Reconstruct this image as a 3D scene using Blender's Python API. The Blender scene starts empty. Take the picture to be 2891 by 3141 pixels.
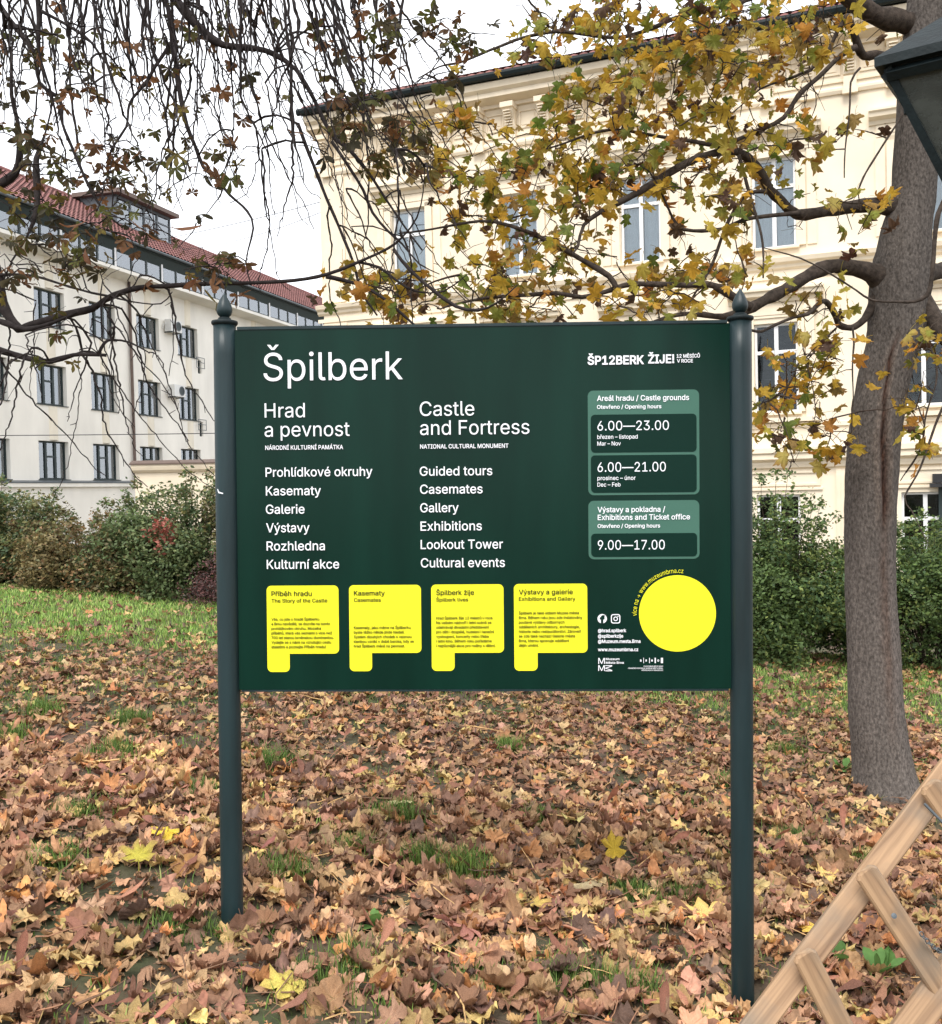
import bpy, math, random, mathutils.geometry
import numpy as np
from mathutils import Vector, Matrix, noise as mnoise

# ------------------------------------------------------------------ camera, world, sun, exposure
PW, PH, FPX = 2891.0, 3141.0, 3050.0
ROLL, PITCH, EYE = math.radians(1.3), math.radians(-1.25), 1.7
SC = bpy.context.scene
COL = SC.collection
cam_d = bpy.data.cameras.new('camera')
cam_d.sensor_fit = 'HORIZONTAL'; cam_d.sensor_width = 36.0; cam_d.lens = 36.0 * FPX / PW
cam_d.clip_start = 0.05; cam_d.clip_end = 2000
cam = bpy.data.objects.new('camera', cam_d); COL.objects.link(cam)
cam.matrix_world = (Matrix.Translation((0, 0, EYE)) @ Matrix.Rotation(math.pi / 2 + PITCH, 4, 'X')
                    @ Matrix.Rotation(-ROLL, 4, 'Z'))
SC.camera = cam

SUN_EL, SUN_AZ = math.radians(52), math.radians(200)   # azimuth measured clockwise from +Y
world = bpy.data.worlds.new('World'); SC.world = world; world.use_nodes = True
wn, wl = world.node_tree.nodes, world.node_tree.links
for n in list(wn): wn.remove(n)
wo = wn.new('ShaderNodeOutputWorld'); bg = wn.new('ShaderNodeBackground'); bg.inputs['Strength'].default_value = 0.1
sky = wn.new('ShaderNodeTexSky'); sky.sky_type = 'NISHITA'; sky.sun_disc = False
sky.sun_elevation = SUN_EL; sky.sun_rotation = SUN_AZ
mixn = wn.new('ShaderNodeMix'); mixn.data_type = 'RGBA'
tc = wn.new('ShaderNodeTexCoord'); nz = wn.new('ShaderNodeTexNoise'); nz.inputs['Scale'].default_value = 1.6
nz.inputs['Detail'].default_value = 3
cr = wn.new('ShaderNodeMapRange')
cr.inputs['From Min'].default_value = 0.35; cr.inputs['From Max'].default_value = 0.62
cr.inputs['To Min'].default_value = 0.86; cr.inputs['To Max'].default_value = 1.0
wl.new(tc.outputs['Generated'], nz.inputs['Vector']); wl.new(nz.outputs['Fac'], cr.inputs['Value'])
wl.new(cr.outputs['Result'], mixn.inputs['Factor']); wl.new(sky.outputs['Color'], mixn.inputs['A'])
mixn.inputs['B'].default_value = (9.3, 9.5, 9.9, 1)
wl.new(mixn.outputs['Result'], bg.inputs['Color']); wl.new(bg.outputs[0], wo.inputs[0])
sun_d = bpy.data.lights.new('sun', 'SUN'); sun_d.energy = 1.5; sun_d.angle = math.radians(24); sun_d.color = (1, .96, .9)
sun = bpy.data.objects.new('sun', sun_d); COL.objects.link(sun)
sdir = Vector((math.sin(SUN_AZ) * math.cos(SUN_EL), math.cos(SUN_AZ) * math.cos(SUN_EL), math.sin(SUN_EL)))
sun.rotation_euler = sdir.to_track_quat('Z', 'Y').to_euler()
SC.view_settings.view_transform = 'Standard'; SC.view_settings.look = 'None'
SC.view_settings.gamma = 1; SC.view_settings.use_curve_mapping = False
SC.view_settings.exposure = 0.98
SC.render.engine = 'CYCLES'; SC.cycles.use_denoising = True
SC.cycles.max_bounces = 6; SC.cycles.transparent_max_bounces = 8

# ------------------------------------------------------------------ helpers
_cr, _sr, _cp, _sp = math.cos(ROLL), math.sin(ROLL), math.cos(PITCH), math.sin(PITCH)
def ray(px, py):
    a = px - PW / 2; b = PH / 2 - py
    u = a * _cr + b * _sr; v = -a * _sr + b * _cr
    r = np.array([u / FPX, _cp - v / FPX * _sp, _sp + v / FPX * _cp])
    return r / r[1]
def P(px, py, Y):
    """real place seen at photo pixel (px, py) at distance Y in front of the viewer"""
    r = ray(px, py) * Y; r[2] += EYE
    return r
def proj(p):
    x, y, z = p[0], p[1], p[2] - EYE
    Y = y * _cp + z * _sp; Z = -y * _sp + z * _cp
    if Y <= 0.05: return (-9999., -9999.)
    u = x / Y * FPX; v = Z / Y * FPX
    return (PW / 2 + u * _cr - v * _sr, PH / 2 - (u * _sr + v * _cr))
rng = np.random.default_rng(7)
random.seed(7)

class MB:
    """collects faces and links them as ONE mesh object"""
    def __init__(s): s.v = []; s.f = []; s.c = []; s.n = 0
    def add(s, v, f, c=None):
        v = np.asarray(v, float).reshape(-1, 3)
        s.f += [tuple(int(i) + s.n for i in q) for q in f]
        s.v.append(v); s.n += len(v)
        if c is not None:
            c = np.asarray(c, float)
            s.c.append(np.tile(c, (len(v), 1)) if c.ndim == 1 else c)
        else: s.c.append(np.ones((len(v), 3)))
    def box(s, x0, x1, y0, y1, z0, z1, c=None):
        v = [(x, y, z) for z in (z0, z1) for y in (y0, y1) for x in (x0, x1)]
        s.add(v, [(0, 2, 3, 1), (4, 5, 7, 6), (0, 1, 5, 4), (2, 6, 7, 3), (0, 4, 6, 2), (1, 3, 7, 5)], c)
    def prism(s, prof, x0, x1, c=None):
        """profile (y, z) swept along x"""
        n = len(prof)
        v = [(x0, y, z) for y, z in prof] + [(x1, y, z) for y, z in prof]
        f = [(i, (i + 1) % n, n + (i + 1) % n, n + i) for i in range(n)] + [tuple(range(n))[::-1], tuple(range(n, 2 * n))]
        s.add(v, f, c)
    def tube(s, pts, rad, n=6, c=None, cap=True):
        pts = np.asarray(pts, float); m = len(pts)
        rad = np.broadcast_to(np.asarray(rad, float), (m,))
        t = np.gradient(pts, axis=0); t /= np.linalg.norm(t, axis=1)[:, None] + 1e-9
        a = np.cross(t[0], (0, 0, 1.) if abs(t[0][2]) < .9 else (1., 0, 0)); a /= np.linalg.norm(a)
        ang = np.arange(n) * 2 * math.pi / n; ca, sa = np.cos(ang), np.sin(ang)
        V = np.empty((m, n, 3))
        for i in range(m):
            a = a - t[i] * (a @ t[i]); a /= np.linalg.norm(a) + 1e-9
            b = np.cross(t[i], a)
            V[i] = pts[i] + rad[i] * (ca[:, None] * a + sa[:, None] * b)
        f = [(i * n + j, i * n + (j + 1) % n, (i + 1) * n + (j + 1) % n, (i + 1) * n + j) for i in range(m - 1) for j in range(n)]
        if cap: f += [tuple(range(n))[::-1], tuple((m - 1) * n + j for j in range(n))]
        s.add(V.reshape(-1, 3), f, c)
    def lathe(s, prof, n=24, o=(0, 0, 0), c=None):
        m = len(prof)
        v = [(o[0] + r * math.cos(2 * math.pi * j / n), o[1] + r * math.sin(2 * math.pi * j / n), o[2] + z) for r, z in prof for j in range(n)]
        f = [(i * n + j, i * n + (j + 1) % n, (i + 1) * n + (j + 1) % n, (i + 1) * n + j) for i in range(m - 1) for j in range(n)]
        f += [tuple(range(n))[::-1], tuple((m - 1) * n + j for j in range(n))]
        s.add(v, f, c)
    def mesh(s, name, mat, smooth=False):
        me = bpy.data.meshes.new(name)
        V = np.concatenate(s.v) if s.v else np.zeros((0, 3))
        me.vertices.add(len(V)); me.vertices.foreach_set('co', V.ravel())
        ln = np.fromiter((len(q) for q in s.f), int, len(s.f))
        me.loops.add(int(ln.sum())); me.polygons.add(len(s.f))
        me.loops.foreach_set('vertex_index', np.fromiter((i for q in s.f for i in q), int, int(ln.sum())))
        me.polygons.foreach_set('loop_start', np.concatenate([[0], np.cumsum(ln)[:-1]]).astype(int))
        me.polygons.foreach_set('loop_total', ln)
        me.polygons.foreach_set('use_smooth', np.full(len(s.f), smooth))
        ca = me.color_attributes.new('Col', 'FLOAT_COLOR', 'POINT')
        C = np.concatenate(s.c); ca.data.foreach_set('color', np.hstack([C, np.ones((len(C), 1))]).ravel())
        me.update(calc_edges=True); me.validate()
        if mat: me.materials.append(mat)
        return me
    def build(s, name, mat, parent=None, smooth=False):
        return link(name, s.mesh(name, mat, smooth), parent)

def mesh_tris(name, V, F, C, mat):
    """fast mesh from numpy: V(n,3) F(m,k) C(n,3)"""
    me = bpy.data.meshes.new(name); k = F.shape[1]
    me.vertices.add(len(V)); me.vertices.foreach_set('co', V.ravel())
    me.loops.add(F.size); me.polygons.add(len(F))
    me.loops.foreach_set('vertex_index', F.ravel().astype(np.int32))
    me.polygons.foreach_set('loop_start', np.arange(0, F.size, k)); me.polygons.foreach_set('loop_total', np.full(len(F), k))
    ca = me.color_attributes.new('Col', 'FLOAT_COLOR', 'POINT')
    ca.data.foreach_set('color', np.hstack([C, np.ones((len(C), 1))]).ravel())
    me.update(calc_edges=True)
    me.materials.append(mat)
    return me
def link(name, me, parent=None):
    o = bpy.data.objects.new(name, me); COL.objects.link(o)
    if parent is not None: o.parent = parent
    return o
def tag(o, label=None, cat=None, group=None, kind=None):
    if label: o['label'] = label
    if cat: o['category'] = cat
    if group: o['group'] = group
    if kind: o['kind'] = kind
    return o
def thing(name, label, cat, loc=(0, 0, 0), rz=0, group=None):
    o = bpy.data.objects.new(name, None); COL.objects.link(o); o.empty_display_size = .1
    o.location = loc; o.rotation_euler = (0, 0, rz)
    return tag(o, label, cat, group)
def copy_tree(o, parent=None):
    c = o.copy(); COL.objects.link(c)
    if parent is not None: c.parent = parent
    for ch in list(o.children): copy_tree(ch, c)
    return c
def smooth_path(pts, step):
    """Catmull-Rom through rows of (x, y, z, r)"""
    p = np.asarray(pts, float)
    p = np.vstack([2 * p[0] - p[1], p, 2 * p[-1] - p[-2]])
    out = []
    for i in range(1, len(p) - 2):
        a, b, c, d = p[i - 1], p[i], p[i + 1], p[i + 2]
        n = max(2, int(np.linalg.norm((c - b)[:3]) / step))
        for k in range(n):
            t = k / n
            out.append(.5 * (2 * b + (c - a) * t + (2 * a - 5 * b + 4 * c - d) * t * t + (3 * b - a - 3 * c + d) * t ** 3))
    out.append(p[-2]); out = np.array(out); out[:, 3] = np.maximum(out[:, 3], .0015)
    return out

# ------------------------------------------------------------------ materials
def srgb(r, g, b):
    f = lambda c: (c / 255) / 12.92 if c <= 10 else ((c / 255 + .055) / 1.055) ** 2.4
    return (f(r), f(g), f(b))
def mat(name, col, rough=.7, spec=.4, metal=0, var=.12, scale=6, bump=0, bscale=60, stretch=(1, 1, 1), attr=False, trans=0, rnd=0, coat=0):
    m = bpy.data.materials.new(name); m.use_nodes = True
    N, L = m.node_tree.nodes, m.node_tree.links
    b = N['Principled BSDF']
    b.inputs['Roughness'].default_value = rough; b.inputs['Metallic'].default_value = metal
    b.inputs['Specular IOR Level'].default_value = spec
    if coat: b.inputs['Coat Weight'].default_value = coat; b.inputs['Coat Roughness'].default_value = .08
    tcn = N.new('ShaderNodeTexCoord'); mp = N.new('ShaderNodeMapping'); mp.inputs['Scale'].default_value = stretch
    L.new(tcn.outputs['Object'], mp.inputs['Vector'])
    nz = N.new('ShaderNodeTexNoise'); nz.inputs['Scale'].default_value = scale; nz.inputs['Detail'].default_value = 5
    L.new(mp.outputs[0], nz.inputs['Vector'])
    mr = N.new('ShaderNodeMapRange'); mr.inputs['From Min'].default_value = .3; mr.inputs['From Max'].default_value = .7
    mr.inputs['To Min'].default_value = 1 - var; mr.inputs['To Max'].default_value = 1 + var
    L.new(nz.outputs['Fac'], mr.inputs['Value'])
    mul = N.new('ShaderNodeVectorMath'); mul.operation = 'SCALE'
    if attr:
        at = N.new('ShaderNodeAttribute'); at.attribute_name = 'Col'
        m2 = N.new('ShaderNodeVectorMath'); m2.operation = 'MULTIPLY'; m2.inputs[1].default_value = col
        L.new(at.outputs['Color'], m2.inputs[0]); L.new(m2.outputs[0], mul.inputs[0])
    else: mul.inputs[0].default_value = col
    L.new(mr.outputs[0], mul.inputs['Scale'])
    last = mul.outputs[0]
    if rnd:
        oi = N.new('ShaderNodeObjectInfo'); r2 = N.new('ShaderNodeMapRange')
        r2.inputs['To Min'].default_value = 1 - rnd; r2.inputs['To Max'].default_value = 1 + rnd
        L.new(oi.outputs['Random'], r2.inputs['Value'])
        m3 = N.new('ShaderNodeVectorMath'); m3.operation = 'SCALE'; L.new(last, m3.inputs[0]); L.new(r2.outputs[0], m3.inputs['Scale']); last = m3.outputs[0]
    L.new(last, b.inputs['Base Color'])
    if bump:
        n2 = N.new('ShaderNodeTexNoise'); n2.inputs['Scale'].default_value = bscale; n2.inputs['Detail'].default_value = 6
        L.new(mp.outputs[0], n2.inputs['Vector'])
        bp = N.new('ShaderNodeBump'); bp.inputs['Strength'].default_value = bump; bp.inputs['Distance'].default_value = .01
        L.new(n2.outputs['Fac'], bp.inputs['Height']); L.new(bp.outputs[0], b.inputs['Normal'])
    if trans:
        tr = N.new('ShaderNodeBsdfTranslucent'); L.new(last, tr.inputs['Color'])
        ms = N.new('ShaderNodeMixShader'); ms.inputs[0].default_value = trans
        L.new(b.outputs[0], ms.inputs[1]); L.new(tr.outputs[0], ms.inputs[2]); L.new(ms.outputs[0], N['Material Output'].inputs[0])
    return m
M = {}
M['panel'] = mat('board_green', (.0027, .0225, .0150), .24, .16, var=.22, scale=5, stretch=(1, 1, .18), bump=.04, bscale=12)
M['post'] = mat('post_paint', srgb(24, 42, 45), .42, .4, var=.4, scale=9, bump=.25, bscale=50, stretch=(1, 1, .12))
M['iron'] = mat('lantern_iron', srgb(20, 30, 32), .6, .25, var=.3, scale=20, bump=.2, bscale=80)
M['white_print'] = mat('white_print', srgb(238, 240, 245), .5, .3, var=.02)
M['yellow_print'] = mat('yellow_print', (.86, .82, .02), .5, .3, var=.02)
M['sage_print'] = mat('sage_print', srgb(66, 106, 92), .45, .3, var=.03)
M['dark_print'] = mat('dark_print', (.0025, .0225, .0155), .3, .13, var=.04)
M['olive_print'] = mat('olive_print', srgb(30, 40, 16), .6, .3, var=.02)
M['plaster_L'] = mat('pale_plaster', (.86, .83, .76), .9, .2, var=.09, scale=.9, bump=.1, bscale=30, stretch=(1, 1, .35))
M['plaster_R'] = mat('cream_plaster', (.79, .69, .54), .9, .2, var=.09, scale=.7, bump=.1, bscale=30)
M['pilaster_L'] = mat('stained_plaster', (.80, .74, .62), .9, .2, var=.12, scale=1.5, stretch=(1, 1, .3))
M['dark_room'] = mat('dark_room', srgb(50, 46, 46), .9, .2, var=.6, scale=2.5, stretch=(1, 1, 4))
M['trim_R'] = mat('cream_trim', (.79, .685, .53), .85, .2, var=.07, scale=2)
M['tile'] = mat('clay_tile', srgb(128, 88, 84), .8, .3, var=.25, scale=3, attr=True)
M['dark_frame'] = mat('dark_green_frame', srgb(42, 54, 54), .5, .4, var=.1)
M['white_frame'] = mat('white_frame', (.78, .78, .78), .5, .4, var=.04)
M['zinc'] = mat('zinc', srgb(92, 98, 102), .5, .5, metal=.3, var=.15)
M['room'] = mat('dim_room', srgb(150, 150, 156), .9, .2, var=.3, scale=1.2)
M['curtain'] = mat('curtain', (.82, .85, .9), .9, .2, var=.06, scale=3, trans=.2)
M['pipe'] = mat('brown_pipe', srgb(104, 88, 80), .6, .4, var=.1)
M['ac'] = mat('white_metal', (.72, .72, .70), .5, .4, var=.05)
M['black'] = mat('black_metal', (.02, .02, .022), .5, .4)
M['bark_maple'] = mat('maple_bark', srgb(92, 87, 83), .97, .12, var=.5, scale=70, bump=1.0, bscale=90, stretch=(1, 1, .5), attr=True)
M['bark_branch'] = mat('branch_bark', srgb(66, 58, 52), .95, .15, var=.45, scale=30, bump=.5, bscale=120, attr=True)
M['bark_chestnut'] = mat('chestnut_bark', srgb(48, 43, 42), .95, .15, var=.35, scale=30, bump=.4, bscale=120, attr=True)
M['leaf_tree'] = mat('tree_leaf', (1, 1, 1), .65, .3, var=.25, scale=45, attr=True, trans=.45, rnd=.12)
M['leaf_dry'] = mat('fallen_leaf', (1, 1, 1), .75, .3, var=.28, scale=38, bump=.5, bscale=60, attr=True, trans=.12, rnd=.25)
M['leaf_bush'] = mat('bush_leaf', (1, 1, 1), .6, .35, var=.15, scale=3, attr=True, trans=.25)
M['grass'] = mat('grass_blades', (1, 1, 1), .6, .3, var=.2, scale=2, attr=True, trans=.25)
M['wood'] = None
def glass_mat(ior=1.9, bump=.15):
    m = bpy.data.materials.new('window_glass'); m.use_nodes = True
    N, L = m.node_tree.nodes, m.node_tree.links; N.remove(N['Principled BSDF'])
    g = N.new('ShaderNodeBsdfGlossy'); g.inputs['Roughness'].default_value = .03; g.inputs['Color'].default_value = (.9, .95, 1, 1)
    t = N.new('ShaderNodeBsdfTransparent'); t.inputs['Color'].default_value = (.86, .9, .9, 1)
    fr = N.new('ShaderNodeFresnel'); fr.inputs['IOR'].default_value = ior
    nzz = N.new('ShaderNodeTexNoise'); nzz.inputs['Scale'].default_value = .9
    bp = N.new('ShaderNodeBump'); bp.inputs['Strength'].default_value = bump; bp.inputs['Distance'].default_value = .05
    L.new(nzz.outputs[0], bp.inputs['Height']); L.new(bp.outputs[0], g.inputs['Normal'])
    ms = N.new('ShaderNodeMixShader'); L.new(fr.outputs[0], ms.inputs[0]); L.new(t.outputs[0], ms.inputs[1]); L.new(g.outputs[0], ms.inputs[2])
    L.new(ms.outputs[0], N['Material Output'].inputs[0]); return m
M['glass'] = glass_mat(); M['glass_L'] = glass_mat(3.2, .05); M['glass_dim'] = glass_mat(1.42, .05)
def lantern_glass():
    m = bpy.data.materials.new('dusty_lantern_glass'); m.use_nodes = True
    N, L = m.node_tree.nodes, m.node_tree.links; b = N['Principled BSDF']
    b.inputs['Base Color'].default_value = (*srgb(84, 88, 84), 1); b.inputs['Roughness'].default_value = .35
    t = N.new('ShaderNodeBsdfTransparent'); t.inputs['Color'].default_value = (.75, .77, .72, 1)
    nzz = N.new('ShaderNodeTexNoise'); nzz.inputs['Scale'].default_value = 9; nzz.inputs['Detail'].default_value = 6
    mr = N.new('ShaderNodeMapRange'); mr.inputs['From Min'].default_value = .35; mr.inputs['From Max'].default_value = .7
    mr.inputs['To Min'].default_value = .45; mr.inputs['To Max'].default_value = .8
    L.new(nzz.outputs[0], mr.inputs[0])
    ms = N.new('ShaderNodeMixShader'); L.new(mr.outputs[0], ms.inputs[0]); L.new(t.outputs[0], ms.inputs[1]); L.new(b.outputs[0], ms.inputs[2])
    L.new(ms.outputs[0], N['Material Output'].inputs[0]); return m
M['lantern_glass'] = lantern_glass()
def wood_mat():
    m = bpy.data.materials.new('raw_pine'); m.use_nodes = True
    N, L = m.node_tree.nodes, m.node_tree.links; b = N['Principled BSDF']; b.inputs['Roughness'].default_value = .65
    t = N.new('ShaderNodeTexCoord'); mp = N.new('ShaderNodeMapping'); mp.inputs['Scale'].default_value = (1.2, 26, 26)
    L.new(t.outputs['Object'], mp.inputs[0])
    w = N.new('ShaderNodeTexNoise'); w.inputs['Scale'].default_value = 1.6; w.inputs['Detail'].default_value = 4; w.inputs['Distortion'].default_value = .6
    L.new(mp.outputs[0], w.inputs['Vector'])
    rp = N.new('ShaderNodeValToRGB'); e = rp.color_ramp.elements
    e[0].position = .3; e[0].color = (*srgb(124, 96, 72), 1); e[1].position = .62; e[1].color = (*srgb(180, 146, 112), 1)
    L.new(w.outputs[0], rp.inputs[0])
    n2 = N.new('ShaderNodeTexNoise'); n2.inputs['Scale'].default_value = 5; n2.inputs['Detail'].default_value = 5
    L.new(t.outputs['Object'], n2.inputs['Vector'])
    r2 = N.new('ShaderNodeMapRange'); r2.inputs['From Min'].default_value = .46; r2.inputs['From Max'].default_value = .66; r2.inputs['To Max'].default_value = .75
    L.new(n2.outputs[0], r2.inputs[0])
    mx = N.new('ShaderNodeMix'); mx.data_type = 'RGBA'; L.new(r2.outputs[0], mx.inputs['Factor']); L.new(rp.outputs[0], mx.inputs['A']); mx.inputs['B'].default_value = (*srgb(128, 116, 102), 1)
    L.new(mx.outputs['Result'], b.inputs['Base Color'])
    bp = N.new('ShaderNodeBump'); bp.inputs['Strength'].default_value = .35; bp.inputs['Distance'].default_value = .003
    L.new(w.outputs[0], bp.inputs['Height']); L.new(bp.outputs[0], b.inputs['Normal'])
    return m
M['wood'] = wood_mat()
def ground_mat():
    m = bpy.data.materials.new('soil_and_moss'); m.use_nodes = True
    N, L = m.node_tree.nodes, m.node_tree.links; b = N['Principled BSDF']; b.inputs['Roughness'].default_value = .95
    t = N.new('ShaderNodeTexCoord')
    n1 = N.new('ShaderNodeTexNoise'); n1.inputs['Scale'].default_value = 1.7; n1.inputs['Detail'].default_value = 8
    n2 = N.new('ShaderNodeTexNoise'); n2.inputs['Scale'].default_value = 30; n2.inputs['Detail'].default_value = 8
    L.new(t.outputs['Object'], n1.inputs['Vector']); L.new(t.outputs['Object'], n2.inputs['Vector'])
    r1 = N.new('ShaderNodeValToRGB'); r1.color_ramp.elements[0].color = (*srgb(88, 72, 58), 1); r1.color_ramp.elements[1].color = (*srgb(66, 70, 44), 1)
    r1.color_ramp.elements[0].position = .42; r1.color_ramp.elements[1].position = .6
    L.new(n1.outputs[0], r1.inputs[0])
    mr = N.new('ShaderNodeMapRange'); mr.inputs['To Min'].default_value = .5; mr.inputs['To Max'].default_value = 1.4; L.new(n2.outputs[0], mr.inputs[0])
    mu = N.new('ShaderNodeVectorMath'); mu.operation = 'SCALE'; L.new(r1.outputs[0], mu.inputs[0]); L.new(mr.outputs[0], mu.inputs['Scale'])
    L.new(mu.outputs[0], b.inputs['Base Color'])
    bp = N.new('ShaderNodeBump'); bp.inputs['Strength'].default_value = .6; bp.inputs['Distance'].default_value = .02
    L.new(n2.outputs[0], bp.inputs['Height']); L.new(bp.outputs[0], b.inputs['Normal'])
    return m
M['ground'] = ground_mat()

# ------------------------------------------------------------------ ground
def G(x, y):
    x = np.asarray(x, float); y = np.asarray(y, float)
    c = np.interp(y, [-5, 2, 3.9, 7, 11.5, 12.6, 19, 60], [-.35, -.2, -.15, -.10, -.05, -.05, -1.25, -1.5])
    bn = np.interp(y, [2, 3.9, 7, 11.5, 12.6, 20], [-.146, -.146, -.137, -.128, -.126, -.03])
    bp = np.interp(y, [2, 3.9, 7, 11.5, 12.6, 20], [-.146, -.146, -.135, -.115, -.115, -.03])
    xc = 7.5 * np.tanh(x / 7.5 * .999) * 1.04
    z = c + np.where(x < 0, bn, bp) * xc
    z = z + .018 * np.sin(x * 2.1 + 1.3 * np.sin(y * 1.2)) * np.sin(y * 1.7 + .6) + .008 * np.sin(x * 5.3 + y * 3.1)
    for qx, qy in ((-1.03, 3.98), (1.05, 3.92)): z = z - (.05 if qx < 0 else .075) * np.exp(-((x - qx) ** 2 + (y - qy) ** 2) / .16)
    return z
def build_ground():
    xs = np.concatenate([[-400, -200, -100, -50, -25, -14], np.arange(-9, 9.01, .15), [14, 25, 50, 100, 200, 400]])
    ys = np.concatenate([[-200, -60, -20, -8], np.arange(-3, 20.01, .15), [24, 30, 40, 60, 100, 200, 400]])
    X, Y = np.meshgrid(xs, ys); Z = G(X, Y)
    V = np.stack([X, Y, Z], -1).reshape(-1, 3); nx = len(xs)
    i = np.arange(len(ys) - 1)[:, None] * nx + np.arange(nx - 1)[None]
    F = np.stack([i, i + 1, i + nx + 1, i + nx], -1).reshape(-1, 4)
    me = mesh_tris('ground', V, F, np.ones((len(V), 3)), M['ground']); me.polygons.foreach_set('use_smooth', np.ones(len(F), bool))
    tag(link('ground', me), kind='structure')
build_ground()

# value noise for patches
def vnoise(x, y, s, seed=0):
    x = np.asarray(x) * s + seed * 17.3; y = np.asarray(y) * s + seed * 9.1
    xi = np.floor(x).astype(int); yi = np.floor(y).astype(int); fx = x - xi; fy = y - yi
    fx = fx * fx * (3 - 2 * fx); fy = fy * fy * (3 - 2 * fy)
    h = lambda a, b: (np.abs(np.sin(a * 127.1 + b * 311.7 + seed) * 43758.5453) % 1)
    return (h(xi, yi) * (1 - fx) + h(xi + 1, yi) * fx) * (1 - fy) + (h(xi, yi + 1) * (1 - fx) + h(xi + 1, yi + 1) * fx) * fy
def litter_density(x, y):
    """0 bare or grass .. 1 deep leaves"""
    n = .6 * vnoise(x, y, .9, 3) + .4 * vnoise(x, y, 2.7, 5)
    d = .46 + .54 * np.clip((n - .22) / .3, 0, 1)
    far_left = np.clip((y - 6.3) / 3.6, 0, 1) * np.clip((-x - .2) / 2.2, 0, 1)
    far_right = np.clip((y - 8.6) / 2.4, 0, 1) * np.clip((x - 1.6) / 1.2, 0, 1)
    near = np.clip((3.75 - y) / .5, 0, 1) * np.clip((x + 1.2) / .6, 0, 1) * .55
    return d * (1 - .86 * far_left) * (1 - .55 * far_right) * (1 - near)

# ------------------------------------------------------------------ buildings
def wall_mesh(mb, s0, s1, z0, z1, holes, depth, y=0.0):
    """front wall in the plane y with rectangular openings and their reveals (outside is -y)"""
    xs = sorted({s0, s1, *[h[0] for h in holes], *[h[1] for h in holes]}); zs = sorted({z0, z1, *[h[2] for h in holes], *[h[3] for h in holes]})
    inside = lambda a, b: any(h[0] < a < h[1] and h[2] < b < h[3] for h in holes)
    for i in range(len(xs) - 1):
        for j in range(len(zs) - 1):
            if not inside((xs[i] + xs[i + 1]) / 2, (zs[j] + zs[j + 1]) / 2):
                mb.add([(xs[i], y, zs[j]), (xs[i + 1], y, zs[j]), (xs[i + 1], y, zs[j + 1]), (xs[i], y, zs[j + 1])], [(0, 1, 2, 3)])
    for a, b, c, d in holes:
        q = [(a, c), (b, c), (b, d), (a, d)]
        for k in range(4):
            (x1_, z1_), (x2_, z2_) = q[k], q[(k + 1) % 4]
            mb.add([(x1_, y, z1_), (x2_, y, z2_), (x2_, y + depth, z2_), (x1_, y + depth, z1_)], [(0, 3, 2, 1)])
def cell_box(mb, x0, x1, z0, z1, y0, y1): mb.box(x0, x1, y0, y1, z0, z1)
def curtain_mb(w, z0, z1, y, amp=.03, wave=.11, ph=0):
    n = max(6, int(w / wave * 4)); v = []
    for i in range(n + 1):
        x = w * i / n; yy = y + amp * math.sin(2 * math.pi * x / wave + ph)
        v += [(x, yy, z0), (x, yy, z1)]
    mb = MB(); mb.add(v, [(2 * i, 2 * i + 2, 2 * i + 3, 2 * i + 1) for i in range(n)]); return mb

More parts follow.
